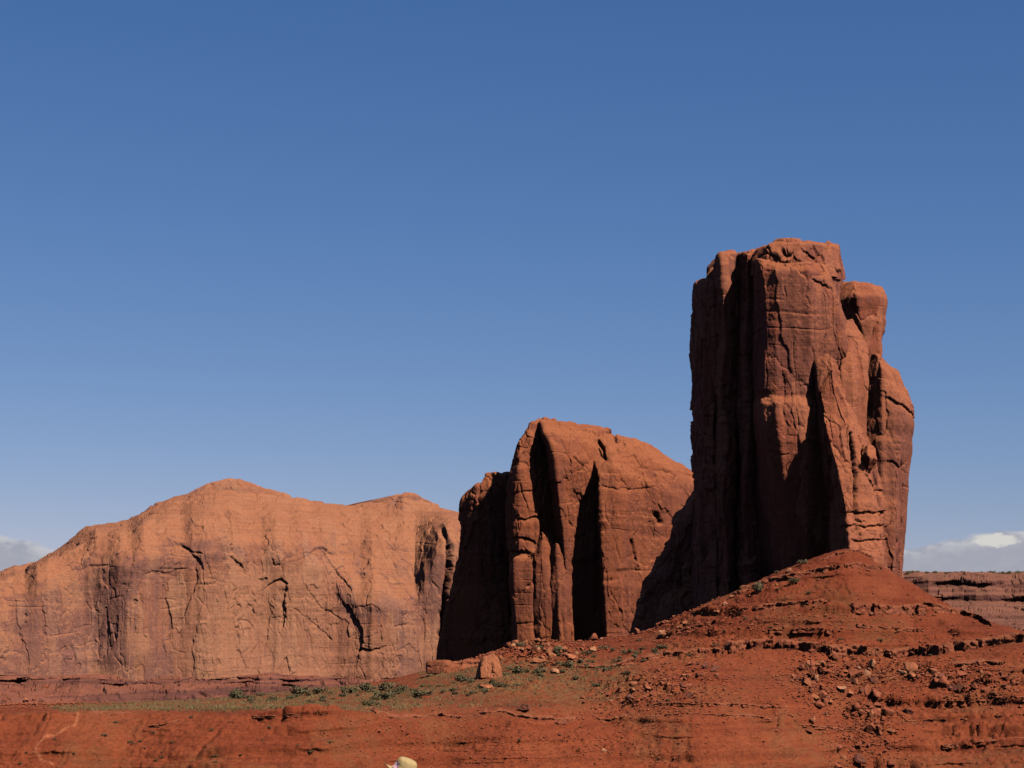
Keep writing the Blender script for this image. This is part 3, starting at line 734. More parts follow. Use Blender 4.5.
body('cliff_wall', 1380, cor, M_MESA, Ma, dome=1.0, res=0.62, rnd=0.7, seed=41, amp=0.62, back=3, cracks=mcr, blocks=0.75, flute=1.0, bias=lambda px, py: 0.15 * sstep(165, 90, px) * sstep(535, 560, py) + 0.16 * np.exp(-((px - 192) / 26) ** 2 - ((py - 520) / 11) ** 2) - 0.16 * sstep(150, 200, px) * sstep(345, 310, px) * sstep(545, 575, py) + 0.14 * sstep(325, 350, px) * sstep(640, 590, py) * sstep(440, 415, px) - 0.10 * sstep(610, 650, py) * sstep(330, 360, px) + 0.13 * sstep(600, 560, py) * sstep(80, 140, px) * sstep(235, 200, px) + 0.07 * sstep(585, 555, py) * sstep(520, 540, py) * sstep(200, 240, px), caprows=14)
body('summit_knob', 1380, [[(494,186,160),(516,180,150)], [(482,209,172),(487,206,170),(516,204,158)], [(478.5,222,176),(485,222,172),(516,222,162)], [(478.5,238,182),(486,240,178),(516,242,168)], [(486,258,188),(516,262,176)], [(495.5,290,200),(516,294,190)],
    [(490,262,240),(516,262,240)], [(484,205,225),(516,205,225)]], M_MESA, Ma, dome=0.6, seed=42, rnd=0.7, amp=0.5, blocks=0.4, bed=1.5)
body('summit_knob', 1380, [[(503,388,236),(516,382,230)], [(498,396,239),(516,394,232)], [(491.5,404,243),(496,402,240),(516,402,234)], [(492,415,246),(496,417,244),(516,418,238)], [(499,424,250),(516,426,244)], [(505,438,255),(516,442,250)],
    [(500,424,280),(516,424,280)], [(499,397,275),(516,397,275)]], M_MESA, Ma, dome=0.4, seed=43, rnd=0.5, amp=0.45, blocks=0.4, bed=1.5)
fc = []
for px in range(-260, 501, 20):
    dd = mD(px) - 1380
    q = max(0, min(1, (110 - px) / 110))
    w = 9 * math.sin(px / 17.0) + 8 * math.sin(px / 7.3)
    u1 = 0.9 * math.sin(px / 23.0 + 1) + 0.6 * math.sin(px / 8.0); rc = max(0.0, 0.4 + 0.7 * math.sin(px / 31.0)); rc2 = max(0.0, 0.4 + 0.7 * math.sin(px / 22.0 + 2))
    fc.append([(677, px, dd - 5), (677.8, px, dd - 16 + w), (679.6 + u1, px, dd - 17 + w), (680.0 + u1, px, dd - 17 + 10 * rc + w), (680.9 + u1, px, dd - 17 + 10 * rc + w), (681.6 + u1, px, dd - 27 + w), (684.4 + u1, px, dd - 28 + w), (684.8 + u1, px, dd - 28 + 9 * rc2 + w), (685.5 + u1, px, dd - 28 + 9 * rc2 + w), (686 + u1, px, dd - 42 + w * 1.3 - 8 * q),
               (688.4, px, dd - 43 + w * 1.3 - 14 * q), (689.4, px, dd - 58 + w - 22 * q), (693.2, px, dd - 59 + w - 36 * q), (694.5, px, dd - 74 + w - 45 * q), (700, px, dd - 78 + w - 75 * q), (716, px, dd - 90 - 120 * q)])
fc += [[(677,505,200), (716,505,200)], [(677,-262,60), (716,-262,60)]]
M_STRATA = rock_mat('purple_strata', (0.140, 0.050, 0.038), (0.21, 0.090, 0.060), (0.075, 0.028, 0.026), 0.7, 0.35, crown=(0.185, 0.058, 0.030), bedz=0.20, beda=0.85)
body('layered_foot', 1380, fc, M_STRATA, Ma, dome=0.2, res=0.5, rnd=0.25, seed=44, amp=0.85, bed=1.8, blocks=1.3, flute=0.5, caprows=8)

# ------------------------------------------------------------------ far mesa on the right
Fm = empty('mesa', at(1000, 640, 3000))
tag(Fm, 'distant flat-topped mesa of dark banded ledges on the right below the cloud bank', 'mesa')
fc = []
for px in list(range(820, 1401, 12)):
    w_ = 16 * math.sin(px / 23.0) + 12 * math.sin(px / 9.0 + 2)
    v_ = 1.1 * math.sin(px / 14.0) + 0.7 * math.sin(px / 5.3)
    k_ = max(0.0, 0.35 + 0.65 * math.sin(px / 19.0 + 1)); j_ = max(0.1, 0.55 + 0.5 * math.sin(px / 27.0))
    fc.append([(574.5, px, 60 + w_), (575.5, px, 22 + w_), (578 + v_, px, 20 + w_), (579 + v_, px, 2 + w_), (583 + v_, px, w_), (585 + v_, px, (8 if k_ > .4 else -6) + w_), (586.5 + v_, px, (8 * k_ - 8 * (1 - k_)) + w_), (588 + v_, px, -14 + w_),
               (593, px, -18 + w_), (594.5, px, -30 + w_), (598.5 + v_, px, -32 + w_), (599.3 + v_, px, -34 + 24 * j_ + w_), (602 + 0.6 * v_, px, -36 + 26 * j_ + w_), (604, px, -52 + w_), (612, px, -115 + w_ * 0.5), (640, px, -300), (690, px, -560)])
fc += [[(574.5,1420,900), (690,1420,900)], [(574.5,815,900), (690,815,900)]]
body('banded_scarp', 3000, fc, M_FAR, Fm, dome=1, res=0.5, rnd=0.3, seed=51, amp=0.7, bed=1.2, blocks=1.1, flute=0.2, caprows=10, sc_=2.2)
#=DETAILS=
# ------------------------------------------------------------------ ledges of harder rock on the hillside
def rock_ledge(path, h, jut, gap, label, seed, mat=None):
    """a thin bed of jointed rock standing out of the slope along the picture path"""
    r = np.random.default_rng(seed)
    a = np.array(path, float)
    seg = np.concatenate([[0], np.cumsum(np.hypot(*np.diff(a, axis=0).T))])
    tt = np.arange(0, seg[-1], 0.55)
    px = np.interp(tt, seg, a[:, 0]); py = np.interp(tt, seg, a[:, 1])
    py = py + 0.8 * vn(tt / 9, tt * 0, tt * 0, seed)
    P = np.array([ground(x, y) for x, y in zip(px, py)])
    P[:, 1] = blur(P[:, 1], 0, 5, False); P[:, 0] = (px - 512) / FPX * P[:, 1] * 1.0
    P[:, 2] = W(px, py, P[:, 1])[:, 2]
    n = len(tt)
    # joint blocks
    J = np.zeros(n); Hh = np.zeros(n); i = 0
    while i < n:
        L = int(4 + 40 * r.random() ** 2)
        if r.random() < gap: L = int(r.uniform(3, 11)); J[i:i + L] = -jut * r.uniform(0.1, 1.3); Hh[i:i + L] = r.uniform(0.3, 0.9)
        else: J[i:i + L] = jut * r.uniform(0.4, 1.3); Hh[i:i + L] = r.uniform(0.8, 1.12)
        i += L
    fade = np.minimum(1, np.minimum(np.arange(n), n - 1 - np.arange(n)) / 12.0)
    J = J * fade - 1.5 * (1 - fade)
    H = h * 0.001 * 0.5 * P[:, 1] * Hh * (0.4 + 0.6 * fade)                      # metres
    prof = []
    for s_ in np.linspace(0, 1, 8): prof.append((10 * (1 - s_) ** 1.3, 1.0, s_))             # top, back to front
    for s_ in np.linspace(0, 1, 14)[1:]: prof.append((0.25 * math.sin(s_ * 3.1), 1.0 - 1.15 * s_, 1))
    for s_ in np.linspace(0, 1, 5)[1:]: prof.append((3.5 * s_, -0.15 - 0.1 * s_, 1))
    rows = []
    for back, zf, jf in prof:
        q = P.copy()
        q[:, 1] += back - J * jf + 0.3
        q[:, 2] += H * (zf - (0.42 if h > 5.5 else 0.62)) + 0.06 * back * (zf > 0.9)
        rows.append(q)
    A = np.stack(rows, 0)
    d = 0.34 * fbm(A[..., 0] / 1.6, A[..., 1] / 1.6, A[..., 2] / 0.9, seed + 5, 3, 0.6)
    k1, k2, ki = worley(A[..., 0] / 2.6, A[..., 1] / 3.5, A[..., 2] / 1.3, seed + 6)
    d = d + (ki - 0.5) * 0.9 * jut / 2.0 - 0.35 * np.exp(-((k2 - k1) / 0.07) ** 2)
    A[..., 1] -= d; A[..., 2] += d * 0.35; A[..., 0] += 0.25 * fbm(A[..., 0] / 2, A[..., 1] / 2, A[..., 2] / 2, seed + 9, 2)
    org = A[10].mean(0)
    idx = np.arange(A.shape[0] * n).reshape(A.shape[0], n)
    q = np.stack([idx[:-1, :-1], idx[1:, :-1], idx[1:, 1:], idx[:-1, 1:]], -1).reshape(-1, 4)
    me = mesh_np('rock_ledge', A.reshape(-1, 3) - org, q, None, mat or M_LEDGE, True, {'cell': _h(np.broadcast_to(np.cumsum(np.r_[0, np.abs(np.diff(J)) > 0.01]), A.shape[:2]).astype(float), idx * 0.0, idx * 0.0, seed).ravel()})
    o = put('rock_ledge', me, None, org)
    tag(o, label, 'ledge', 'thin rock ledges across the red slope')
    return o
M_LEDGE = rock_mat('ledge_rock', (0.185, 0.046, 0.021), (0.25, 0.080, 0.037), (0.115, 0.030, 0.018), 0.45, 0.5, crown=(0.225, 0.066, 0.026))
rock_ledge([(722,652),(745,648),(780,648),(820,652),(860,655),(890,657),(915,656),(940,652),(965,649),(990,646),(1024,641),(1070,640)], 13, 3.8, 0.22, 'long blocky ledge with dark notches running under the red cone to the right edge', 61)
rock_ledge([(612,668),(630,663),(660,657),(700,653),(724,652)], 6.5, 2.6, 0.35, 'broken rubbly ledge continuing left from the long blocky ledge', 62)
rock_ledge([(728,600),(745,591),(760,585),(790,577),(830,569),(858,566),(884,571)], 6, 2.4, 0.2, 'highest thin dark ledge curving just below the foot of the tallest butte', 63)
rock_ledge([(726,614),(760,609),(790,606),(812,603),(828,600)], 6, 2.4, 0.25, 'short ledge on the left flank of the red cone', 64)
rock_ledge([(845,607),(870,610),(890,613),(905,611),(926,610)], 11, 2.8, 0.10, 'thick layered bulge in the middle of the red cone', 65)
rock_ledge([(922,605),(940,611),(955,613),(970,617),(990,627)], 7, 2.6, 0.35, 'ragged ledge descending the right shoulder of the red cone', 66)
rock_ledge([(640,706),(680,704),(740,705),(790,709)], 3.4, 1.8, 0.15, 'thin straight ledge along the rounded red spur at the bottom centre', 67)
rock_ledge([(372,709),(380,716),(400,719),(420,718),(440,716),(466,718)], 5, 2.6, 0.1, 'undercut ledge with a black shadow line in the hollow below the bench', 68)
rock_ledge([(478,714),(500,712),(520,717),(545,719),(576,721)], 4, 2.2, 0.15, 'low ledge below the brown block on the lower middle slope', 69)
rock_ledge([(592,718),(610,721),(630,716)], 5, 2.6, 0.1, 'short undercut ledge at the foot of the boulder gully', 70)
rock_ledge([(574,667),(600,668),(636,664)], 4.5, 2.2, 0.1, 'flat dark-lipped ledge just below the saddle', 71)
rock_ledge([(945,669),(975,665),(1004,664)], 6, 2.6, 0.3, 'small broken ledge below the right end of the long ledge', 72)
rock_ledge([(925,702),(960,703),(990,699),(1034,697)], 5, 2.6, 0.25, 'dark-lipped ledge at the right edge under the strewn red blocks', 73)
rock_ledge([(150,727),(165,725),(182,722)], 2.6, 1.2, 0.1, 'small dark-lipped ledge above the gully on the lower left slope', 74)
rock_ledge([(795,725),(830,728),(880,731)], 2.2, 0.8, 0.3, 'faint ledge crossing the rubble chutes on the lower right', 75)

rock_ledge([(818,563),(832,556),(848,551),(862,553),(878,562)], 5, 1.8, 0.25, 'topmost ledge capping the peak of the red cone against the tallest butte', 91)
rock_ledge([(900,722),(950,719),(990,716),(1034,715)], 3, 1.6, 0.2, 'middle one of three ledges stepping down the bottom right corner', 81)
rock_ledge([(930,746),(980,742),(1034,741)], 3, 1.6, 0.15, 'ledge closest to the bottom right corner', 82)
rock_ledge([(640,717),(690,714),(740,716),(775,720)], 2.4, 1.2, 0.15, 'second thin ledge a little under the straight ledge of the red spur', 83)
rock_ledge([(58,716),(95,715),(132,716)], 2.2, 1.1, 0.15, 'thin ledge at the top of the slope beside the footpath', 86)
rock_ledge([(250,717),(300,715),(360,714)], 2.2, 1.1, 0.15, 'thin ledge along the lip of the bench under the grass', 87)
rock_ledge([(762,632),(800,629),(835,631)], 4.5, 2.2, 0.3, 'short broken ledge on the cone above the long blocky ledge', 88)
rock_ledge([(655,640),(690,628),(722,619)], 5, 2.2, 0.35, 'broken ledge climbing the left flank of the cone near the crest', 89)
rock_ledge([(840,623),(880,628),(930,630)], 3.2, 1.8, 0.25, 'faint ledge below the layered bulge of the cone', 90)

# ------------------------------------------------------------------ boulders
def boulder_mesh(seed, mat, cuts=11, n=3):
    import bmesh
    r = np.random.default_rng(seed)
    bm = bmesh.new()
    bmesh.ops.create_icosphere(bm, subdivisions=n, radius=1.0)
    V = np.array([v.co for v in bm.verts])
    F = [[v.index for v in f.verts] for f in bm.faces]
    bm.free()
    for k in range(cuts):
        d = r.normal(size=3); d /= np.linalg.norm(d)
        h = r.uniform(0.42, 0.78)
        t = V @ d - h
        V = V - np.where(t > 0, t, 0)[:, None] * d
    V = V * np.array([1.0, r.uniform(0.7, 0.95), r.uniform(0.55, 0.8)]) * 1.25
    V = V + 0.045 * np.stack([fbm(V[:, 0] * 2.5 + i * 9, V[:, 1] * 2.5, V[:, 2] * 2.5, seed + i, 3) for i in range(3)], -1)
    me = mesh_np('boulder', V, None, F, mat, False)
    return me
BM = {m.name: [boulder_mesh(100 + k, m) for k in range(7)] for m in (M_BRED, M_BPALE, M_BORANGE, M_BDARK)}
def boulder(px, py, w, mats, label, group=None, squash=1.0, k=None, sink=0.25, name='boulder', seed=None):
    """boulder about w pixels wide whose middle shows at px, py"""
    G0 = ground(px, py + w * 0.25)
    m = random.choice(mats)
    o = bpy.data.objects.new(name, BM[m.name][random.randrange(7) if k is None else k])
    C.objects.link(o)
    r = w * 0.5 * G0[1] / FPX
    o.location = (G0[0], G0[1], G0[2] + r * squash * (0.6 - sink))
    o.scale = (r, r * random.uniform(0.8, 1.1), r * squash * random.uniform(0.9, 1.15))
    o.rotation_euler = (random.uniform(-0.35, 0.35), random.uniform(-0.35, 0.35), random.uniform(0, 6.28))
    tag(o, label, 'boulder', group)
    return o
boulder(524, 708, 15, [M_BDARK], 'brown squarish block standing alone on the lower middle slope', squash=0.9, k=3)
boulder(569, 655, 15, [M_BORANGE], 'squat orange boulder beside the dark shadow at the saddle', squash=0.8)
boulder(556, 671, 11, [M_BPALE], 'small bright pale boulder among the shrubs on the saddle', squash=1.0)
boulder(542, 658, 18, [M_BORANGE], 'long flat slab of rock in the rubble under the middle butte', squash=0.45)
boulder(486, 685, 16, [M_BORANGE], 'low rounded orange boulder half buried on the saddle', squash=0.5)
boulder(664, 632, 13, [M_BPALE], 'pale tan boulder on the crest at the edge of the big shadow', squash=0.7)
boulder(718, 611, 8, [M_BORANGE], 'small orange boulder on the crest halfway up the cone', squash=0.8)
boulder(842, 689, 13, [M_BPALE], 'largest pale boulder in the rubble below the long ledge', squash=0.9)
boulder(850, 693, 10, [M_BORANGE], 'orange boulder leaning on the largest pale boulder', squash=1.2)
boulder(901, 671, 11, [M_BPALE], 'pale boulder close under the middle of the long ledge', squash=0.7)
boulder(809, 731, 9, [M_BDARK], 'lone dark boulder left of the rubble chute at the bottom right', squash=0.75)
boulder(683, 674, 9, [M_BPALE], 'pale oblong stone in the rubbly band of the slope', squash=0.5)
boulder(604, 750, 6, [M_BPALE], 'whitest small stone near the bottom centre', squash=0.8)
boulder(985, 690, 12, [M_BRED], 'red block at the end of the small broken ledge on the right', squash=0.9)
boulder(872, 613, 7, [M_BDARK], 'dark stone stuck on the layered bulge of the cone', squash=0.8)

def scatter(n, pts, spread, smin, smax, mats, label, group, power=2.2):
    a = np.array(pts, float)
    seg = np.concatenate([[0], np.cumsum(np.hypot(*np.diff(a, axis=0).T))])
    for i in range(n):
        t = random.uniform(0, seg[-1])
        px = np.interp(t, seg, a[:, 0]) + random.gauss(0, spread[0]); py = np.interp(t, seg, a[:, 1]) + random.gauss(0, spread[1])
        if py > 775 or px > 1035 or px < -8: continue
        w = 1.3 * (smin + (smax - smin) * random.random() ** power)
        boulder(px, py, w, mats, label, group, squash=random.uniform(0.8, 1.5))
RED = [M_BRED, M_BRED, M_BRED, M_BORANGE, M_BDARK]
MIX = [M_BRED, M_BORANGE, M_BORANGE, M_BPALE]
scatter(30, [(803,664),(812,690),(822,712)], (8, 6), 3.5, 10, RED, 'angular red boulder in the left rubble chute below the long ledge', 'boulders of the left rubble chute')
scatter(54, [(855,692),(880,715),(862,742),(872,766)], (14, 8), 3.5, 12, RED, 'angular red boulder in the big rubble chute at the bottom right', 'boulders of the big rubble chute')
scatter(34, [(815,668),(860,674),(910,676),(950,668)], (14, 5), 3.5, 11, MIX, 'tumbled boulder lying just below the long blocky ledge', 'boulders fallen from the long ledge')
scatter(28, [(930,690),(960,682),(1000,680),(1015,694)], (12, 6), 3.5, 10, RED, 'red boulder strewn between the two small ledges on the right', 'boulders on the right slope')
scatter(44, [(600,712),(630,700),(660,688),(690,676),(725,668)], (16, 7), 3, 9, RED, 'dark-sided red boulder in the gully between saddle and long ledge', 'boulders of the middle gully')
scatter(48, [(498,658),(520,648),(545,646),(575,648)], (14, 6), 3, 8.5, MIX, 'orange boulder heaped in the rubble at the foot of the middle butte', 'rubble heap at the middle butte')
scatter(20, [(615,640),(660,630),(700,614),(740,594),(790,572)], (8, 4), 2.5, 7, MIX, 'boulder along the sunlit crest beside the big shadow', 'boulders along the crest')
for i in range(30):
    px, py = random.uniform(0, 92), random.uniform(686, 706)
    q = max(0, min(1, (110 - px) / 110))
    dF = 1380 + 0.36 * px - np.interp(py, [684, 688, 693, 700, 716], [32 + 8 * q, 44 + 14 * q, 62 + 36 * q, 80 + 75 * q, 90 + 120 * q]) - 4
    o = boulder(px, 700, random.uniform(3, 6), RED, 'small red rock on the talus apron below the left end of the pale mesa', 'talus rocks on the left', squash=random.uniform(0.8, 1.3))
    k = dF / o.location[1]
    o.location = tuple(W(px, py, dF)); o.scale = tuple(v * k for v in o.scale)
print('boulders', sum(1 for o in C.objects if o.name.startswith('boulder')))

# fine rubble nobody could count
def rubble():
    Vs, Fs = [], []
    base = np.array([[1,0,0],[0,1,0],[-1,0,0],[0,-1,0],[0,0,1],[0,0,-1]], float)
    bf = np.array([[0,1,4],[1,2,4],[2,3,4],[3,0,4],[1,0,5],[2,1,5],[3,2,5],[0,3,5]])
    r = np.random.default_rng(5)
    zones = [(820,690,26,22,900), (866,725,22,28,1300), (885,674,60,8,900), (970,684,36,12,700), (655,690,50,16,1300), (535,652,34,8,800), (42,697,34,7,700), (700,625,70,18,600), (600,740,60,20,500), (420,740,60,14,350), (880,630,90,20,500)]
    k = 0
    for cx, cy, sx, sy, n in zones:
        for i in range(n):
            px, py = r.normal(cx, sx), r.normal(cy, sy)
            if not (-20 < px < 1060 and 575 < py < 790): continue
            G0 = ground(px, py)
            s_ = r.uniform(0.3, 0.95) * G0[1] / FPX * r.uniform(1, 2.6)
            V = base * (s_ * r.uniform(0.6, 1.3, (6, 3)))
            a = r.uniform(0, 6.28); c_, q_ = math.cos(a), math.sin(a)
            V = np.stack([V[:, 0] * c_ - V[:, 1] * q_, V[:, 0] * q_ + V[:, 1] * c_, V[:, 2] * 0.8], -1)
            Vs.append(V + G0 + [0, 0, s_ * 0.25]); Fs.append(bf + k); k += 6
    me = mesh_np('rubble', np.concatenate(Vs), None, np.concatenate(Fs), M_BRED, False)
    tag(put('rubble', me), 'fine red rubble scattered in the chutes and below the ledges', 'rubble', None, 'stuff')
rubble()

# the flat bedded slab left of the big boulder
gs = ground(452, 672)
D0 = gs[1] + 4
gb = ground(488, 678)
bo = body('boulder', gb[1] + 6, [[(665,478,2),(678,476,0)], [(657,484,-1),(668,481,-6),(678,481,-8)], [(654.5,491,-1),(666,495,-6),(678,496,-8)], [(658,497,3),(668,500,0),(678,502,0)], [(655.5,492,6),(678,495,9)], [(658.5,484,6),(678,479,9)]],
          M_BORANGE, None, dome=-0.6, res=0.4, rnd=0.3, seed=79, amp=0.7, blocks=1.0, bed=0.4, sc_=0.6)
tag(bo, 'big pointed tan boulder at the left foot of the middle butte', 'boulder')
ro = body('rock_slab', D0, [[(663,429,4),(674,428,0)], [(662,444,-2),(675,444,-5)], [(661,462,-3),(674,463,-6)], [(661,478,0),(674,480,-2)], [(661,480,9),(674,480,9)], [(663,430,10),(674,430,10)]],
          M_LEDGE, None, dome=0.3, res=0.4, rnd=0.4, seed=77, amp=0.55, blocks=1.0, bed=2.0)
tag(ro, 'flat layered red slab lying left of the big pointed boulder against the dark wall', 'rock slab')

# ------------------------------------------------------------------ shrubs and grass
def shrub_mesh(seed, leaf, n=420):
    r = np.random.default_rng(seed)
    V, F, mi = [], [], []
    lobes = [(r.normal(0, 0.42), r.normal(0, 0.42), r.uniform(0.30, 0.62), r.uniform(0.30, 0.5)) for _ in range(7)]
    for i in range(n):
        lx, ly, lz, lr = lobes[i % 7]
        d = r.normal(size=3); d /= np.linalg.norm(d)
        p = np.array([lx, ly, lz]) + d * lr * r.uniform(0.5, 1.05)
        p[2] = abs(p[2])
        a = r.normal(size=3); a /= np.linalg.norm(a); b = np.cross(a, d); b /= np.linalg.norm(b) + 1e-6
        s_ = r.uniform(0.08, 0.16); k = len(V)
        V += [p - a * s_, p + b * s_ * 0.6, p + a * s_, p - b * s_ * 0.6]; F.append((k, k + 1, k + 2, k + 3)); mi.append(0)
    for i in range(9):
        lx, ly, lz, lr = lobes[i % 7]
        q = np.array([lx + r.normal(0, .1), ly + r.normal(0, .1), lz]); w = 0.022; k = len(V)
        V += [np.array([-w, 0, -0.1]), np.array([w, 0, -0.1]), q + [w * .5, 0, 0], q - [w * .5, 0, 0]]; F.append((k, k + 1, k + 2, k + 3)); mi.append(1)
    me = bpy.data.meshes.new('shrub')
    me.from_pydata([tuple(v) for v in V], [], F)
    me.materials.append(leaf); me.materials.append(M_STEM)
    me.polygons.foreach_set('material_index', np.array(mi, np.int32))
    return me
SH = [shrub_mesh(200 + i, M_SHRUB) for i in range(4)]; SG = [shrub_mesh(210 + i, M_SHRUB2) for i in range(4)]
def shrub(px, py, w, label, group=None, green=False, tall=0.85, P=None, name='shrub', cat='shrub'):
    G0 = ground(px, py + w * 0.22) if P is None else P
    o = bpy.data.objects.new(name, random.choice(SG if green else SH))
    C.objects.link(o)
    r = w * 0.62 * G0[1] / FPX
    o.location = (G0[0], G0[1], G0[2] - 0.05 * r)
    o.scale = (r, r, r * tall * random.uniform(0.9, 1.15))
    o.rotation_euler = (0, 0, random.uniform(0, 6.28))
    tag(o, label, cat, group)
    return o
shrub(240, 694, 19, 'lone dark wide bush at the left end of the grassy bench', green=True, tall=0.75)
shrub(299, 692, 16, 'rounded bush on the bench below the middle of the pale mesa', tall=0.9)
shrub(319, 691, 13, 'bush just right of the rounded bench bush', tall=0.9)
shrub(352, 690, 14, 'leftmost bush of the dense clump at the right end of the bench')
shrub(367, 688, 14, 'bush in the back of the dense clump on the bench', tall=1.0)
shrub(383, 687, 16, 'tallest bush of the dense clump on the bench', tall=1.1)
shrub(385, 696, 16, 'dark bush in front of the tallest bench bush', green=True)
shrub(402, 689, 11, 'small bush right of the dense clump on the bench', tall=1.1)
shrub(418, 693, 17, 'broad bush between the bench clump and the rock slab', tall=0.8)
shrub(369, 704, 12, 'bright green bush at the edge of the drop below the clump', green=True)
shrub(461, 679, 15, 'wide bush just under the flat rock slab', tall=0.8)
shrub(472, 680, 11, 'bush tucked against the left side of the big pointed boulder')
shrub(514, 671, 14, 'rounded bush right of the big pointed boulder', green=True)
shrub(503, 674, 10, 'low grey bush between the big pointed boulder and the rounded bush', tall=0.7)
shrub(499, 685, 11, 'dark bush beside the half buried orange boulder', green=True)
shrub(484, 691, 10, 'small bush in front of the half buried orange boulder')
shrub(538, 671, 11, 'bush left of the small bright pale boulder')
shrub(567, 664, 14, 'dense dark bush on the saddle below the squat orange boulder', green=True, tall=0.8)
shrub(558, 651, 9, 'upright bush beside the squat orange boulder in the rubble', tall=1.2)
shrub(538, 648, 10, 'bush in the middle of the rubble under the middle butte')
shrub(520, 646, 9, 'bush at the left edge of the rubble under the middle butte')
shrub(596, 685, 9, 'single round bush standing on the bare red slope', green=True)
shrub(758, 589, 12, 'tall pale bush on the crest halfway up the cone', tall=1.3)
shrub(793, 582, 9, 'dark bush below the highest thin ledge', green=True)
shrub(805, 562, 9, 'bush on the crest nearest the foot of the tallest butte')
shrub(776, 572, 6, 'small bush on the crest between the tall pale bush and the highest bush')
shrub(655, 651, 8, 'bush in front of the pale crest boulder')
shrub(630, 651, 8, 'bush left of the pale crest boulder on the saddle side')
gl = 'low grey-green tuft growing among the grass of the bench'
for i in range(50):
    px = random.uniform(235, 475); shrub(px, random.uniform(692, 704) - 0.04 * (px - 250), random.uniform(4, 10), gl, 'tufts on the bench', tall=0.7)
gl = 'small shrub among the stones of the saddle and rubble'
for i in range(46):
    t = random.random(); shrub(475 + 200 * t, 684 - 34 * t + random.gauss(0, 7), random.uniform(3.5, 9), gl, 'small shrubs of the saddle', green=random.random() < .4, tall=0.8)
gl = 'tiny shrub dotted over the lower left red slope'
for px, py in [(130,742),(153,732),(161,752),(115,722),(72,754),(230,722),(215,756),(132,744),(145,748),(140,741),(162,757),(26,752),(105,735),(172,742),(192,717),(212,730),(268,728),(262,740),(298,745),(310,752),(330,742),(215,762),(240,755),(155,760),(20,763),(54,739)]:
    shrub(px, py, random.uniform(3, 5), gl, 'tiny shrubs of the left slope', green=True, tall=0.75)
gl = 'tiny shrub on the sunlit red cone'
for px, py in [(778,589),(808,592),(704,613),(698,664),(724,632),(745,618),(690,640),(840,640),(860,652),(955,660),(880,640),(770,628),(800,640),(640,640),(620,657),(930,655),(668,700),(560,735),(520,740),(905,665),(690,655),(715,645)]:
    shrub(px, py, random.uniform(3, 6), gl, 'tiny shrubs of the cone', tall=0.75)
gl = 'far dark juniper on the rim of the distant mesa'
for px in [909, 916, 925, 948, 957, 979, 1005, 1020, 992, 935]:
    shrub(px, 574, 0, gl, 'junipers on the distant rim', tall=0.9, P=W(px, 575.2, 3066 + random.uniform(-6, 14)), name='juniper_tree', cat='tree').scale = (random.uniform(5, 9), 6, random.uniform(5, 8))

def grass_tufts():
    r = np.random.default_rng(9)
    w = (grass.ravel() > 0.35) & (TER[..., 1].ravel() > 600) & (TER[..., 1].ravel() < 1160)
    cand = np.nonzero(w)[0]
    NT = 17000
    pick = r.choice(cand, NT)
    P = TER.reshape(-1, 3)[pick] + np.stack([r.normal(0, .8, NT), r.normal(0, 3, NT), np.zeros(NT)], -1) * 0.6
    keep = fbm(P[:, 0] / 14, P[:, 1] / 22, P[:, 0] * 0, 500, 3) > -0.15
    P = P[keep]
    Vs, Fs = [], []
    k = 0
    for p in P:
        h = r.uniform(0.35, 0.95)
        for b in range(3):
            a = r.uniform(0, 6.28); c_, q_ = math.cos(a), math.sin(a); l = r.uniform(0.25, 0.6)
            Vs += [p + [c_ * l * -.5, q_ * l * -.5, -0.15], p + [c_ * l * .5, q_ * l * .5, -0.15], p + [c_ * l + r.normal(0, .15), q_ * l, h]]
            Fs.append((k, k + 1, k + 2)); k += 3
    me = mesh_np('grass', np.array(Vs), None, np.array(Fs), M_GRASS, False)
    tag(put('grass', me), 'dry olive grass covering the bench and thinly the saddle', 'grass', None, 'stuff')
grass_tufts()

# ------------------------------------------------------------------ visitor below the viewpoint, only the hat shows
M_STRAW = simple_mat('straw', (0.36, 0.245, 0.108), 0.8, 0.12, 30.0, 0.2)
M_PINK = simple_mat('pink_ribbon', (0.55, 0.32, 0.34), 0.7, 0.1, 20, 0.1)
M_SKIN = simple_mat('skin', (0.52, 0.30, 0.21), 0.55, 0.06, 6, 0.05)
M_SHIRT = simple_mat('white_cotton', (0.75, 0.74, 0.72), 0.9, 0.05, 12, 0.2)
M_JEANS = simple_mat('blue_denim', (0.09, 0.13, 0.22), 0.9, 0.15, 25, 0.2)
M_HAIR = simple_mat('brown_hair', (0.10, 0.06, 0.04), 0.6, 0.2, 25, 0.3)
M_SHOE = simple_mat('tan_shoe_leather', (0.22, 0.15, 0.10), 0.7, 0.15, 12, 0.2)
hp = W(404, 757, 23.0)                                     # top of the hat
gx, gyy = float(hp[0]), 23.0
gz = float(knoll(np.array([[gx]]), np.array([[gyy]]))[0, 0])
pr = empty('person', (gx, gyy, gz)); pr.empty_display_size = 0.3
tag(pr, 'person in a pale straw hat with pink flower, cut off by the bottom edge', 'person')
HT = float(hp[2]) - gz                                     # hat top above the feet
S_ = HT / 1.74
def skin(name, verts, edges, mat, sub=2):
    me = bpy.data.meshes.new(name)
    me.from_pydata([(x * S_, y * S_, z * S_) for x, y, z, r in verts], edges, [])
    o = put(name, me, pr); me.materials.append(mat)
    m = o.modifiers.new('skin', 'SKIN'); m.use_smooth_shade = True
    for v, (x, y, z, r) in zip(me.skin_vertices[0].data, verts): v.radius = (r * S_, r * S_)
    me.skin_vertices[0].data[0].use_root = True
    q = o.modifiers.new('smooth', 'SUBSURF'); q.levels = sub; q.render_levels = sub
    return o
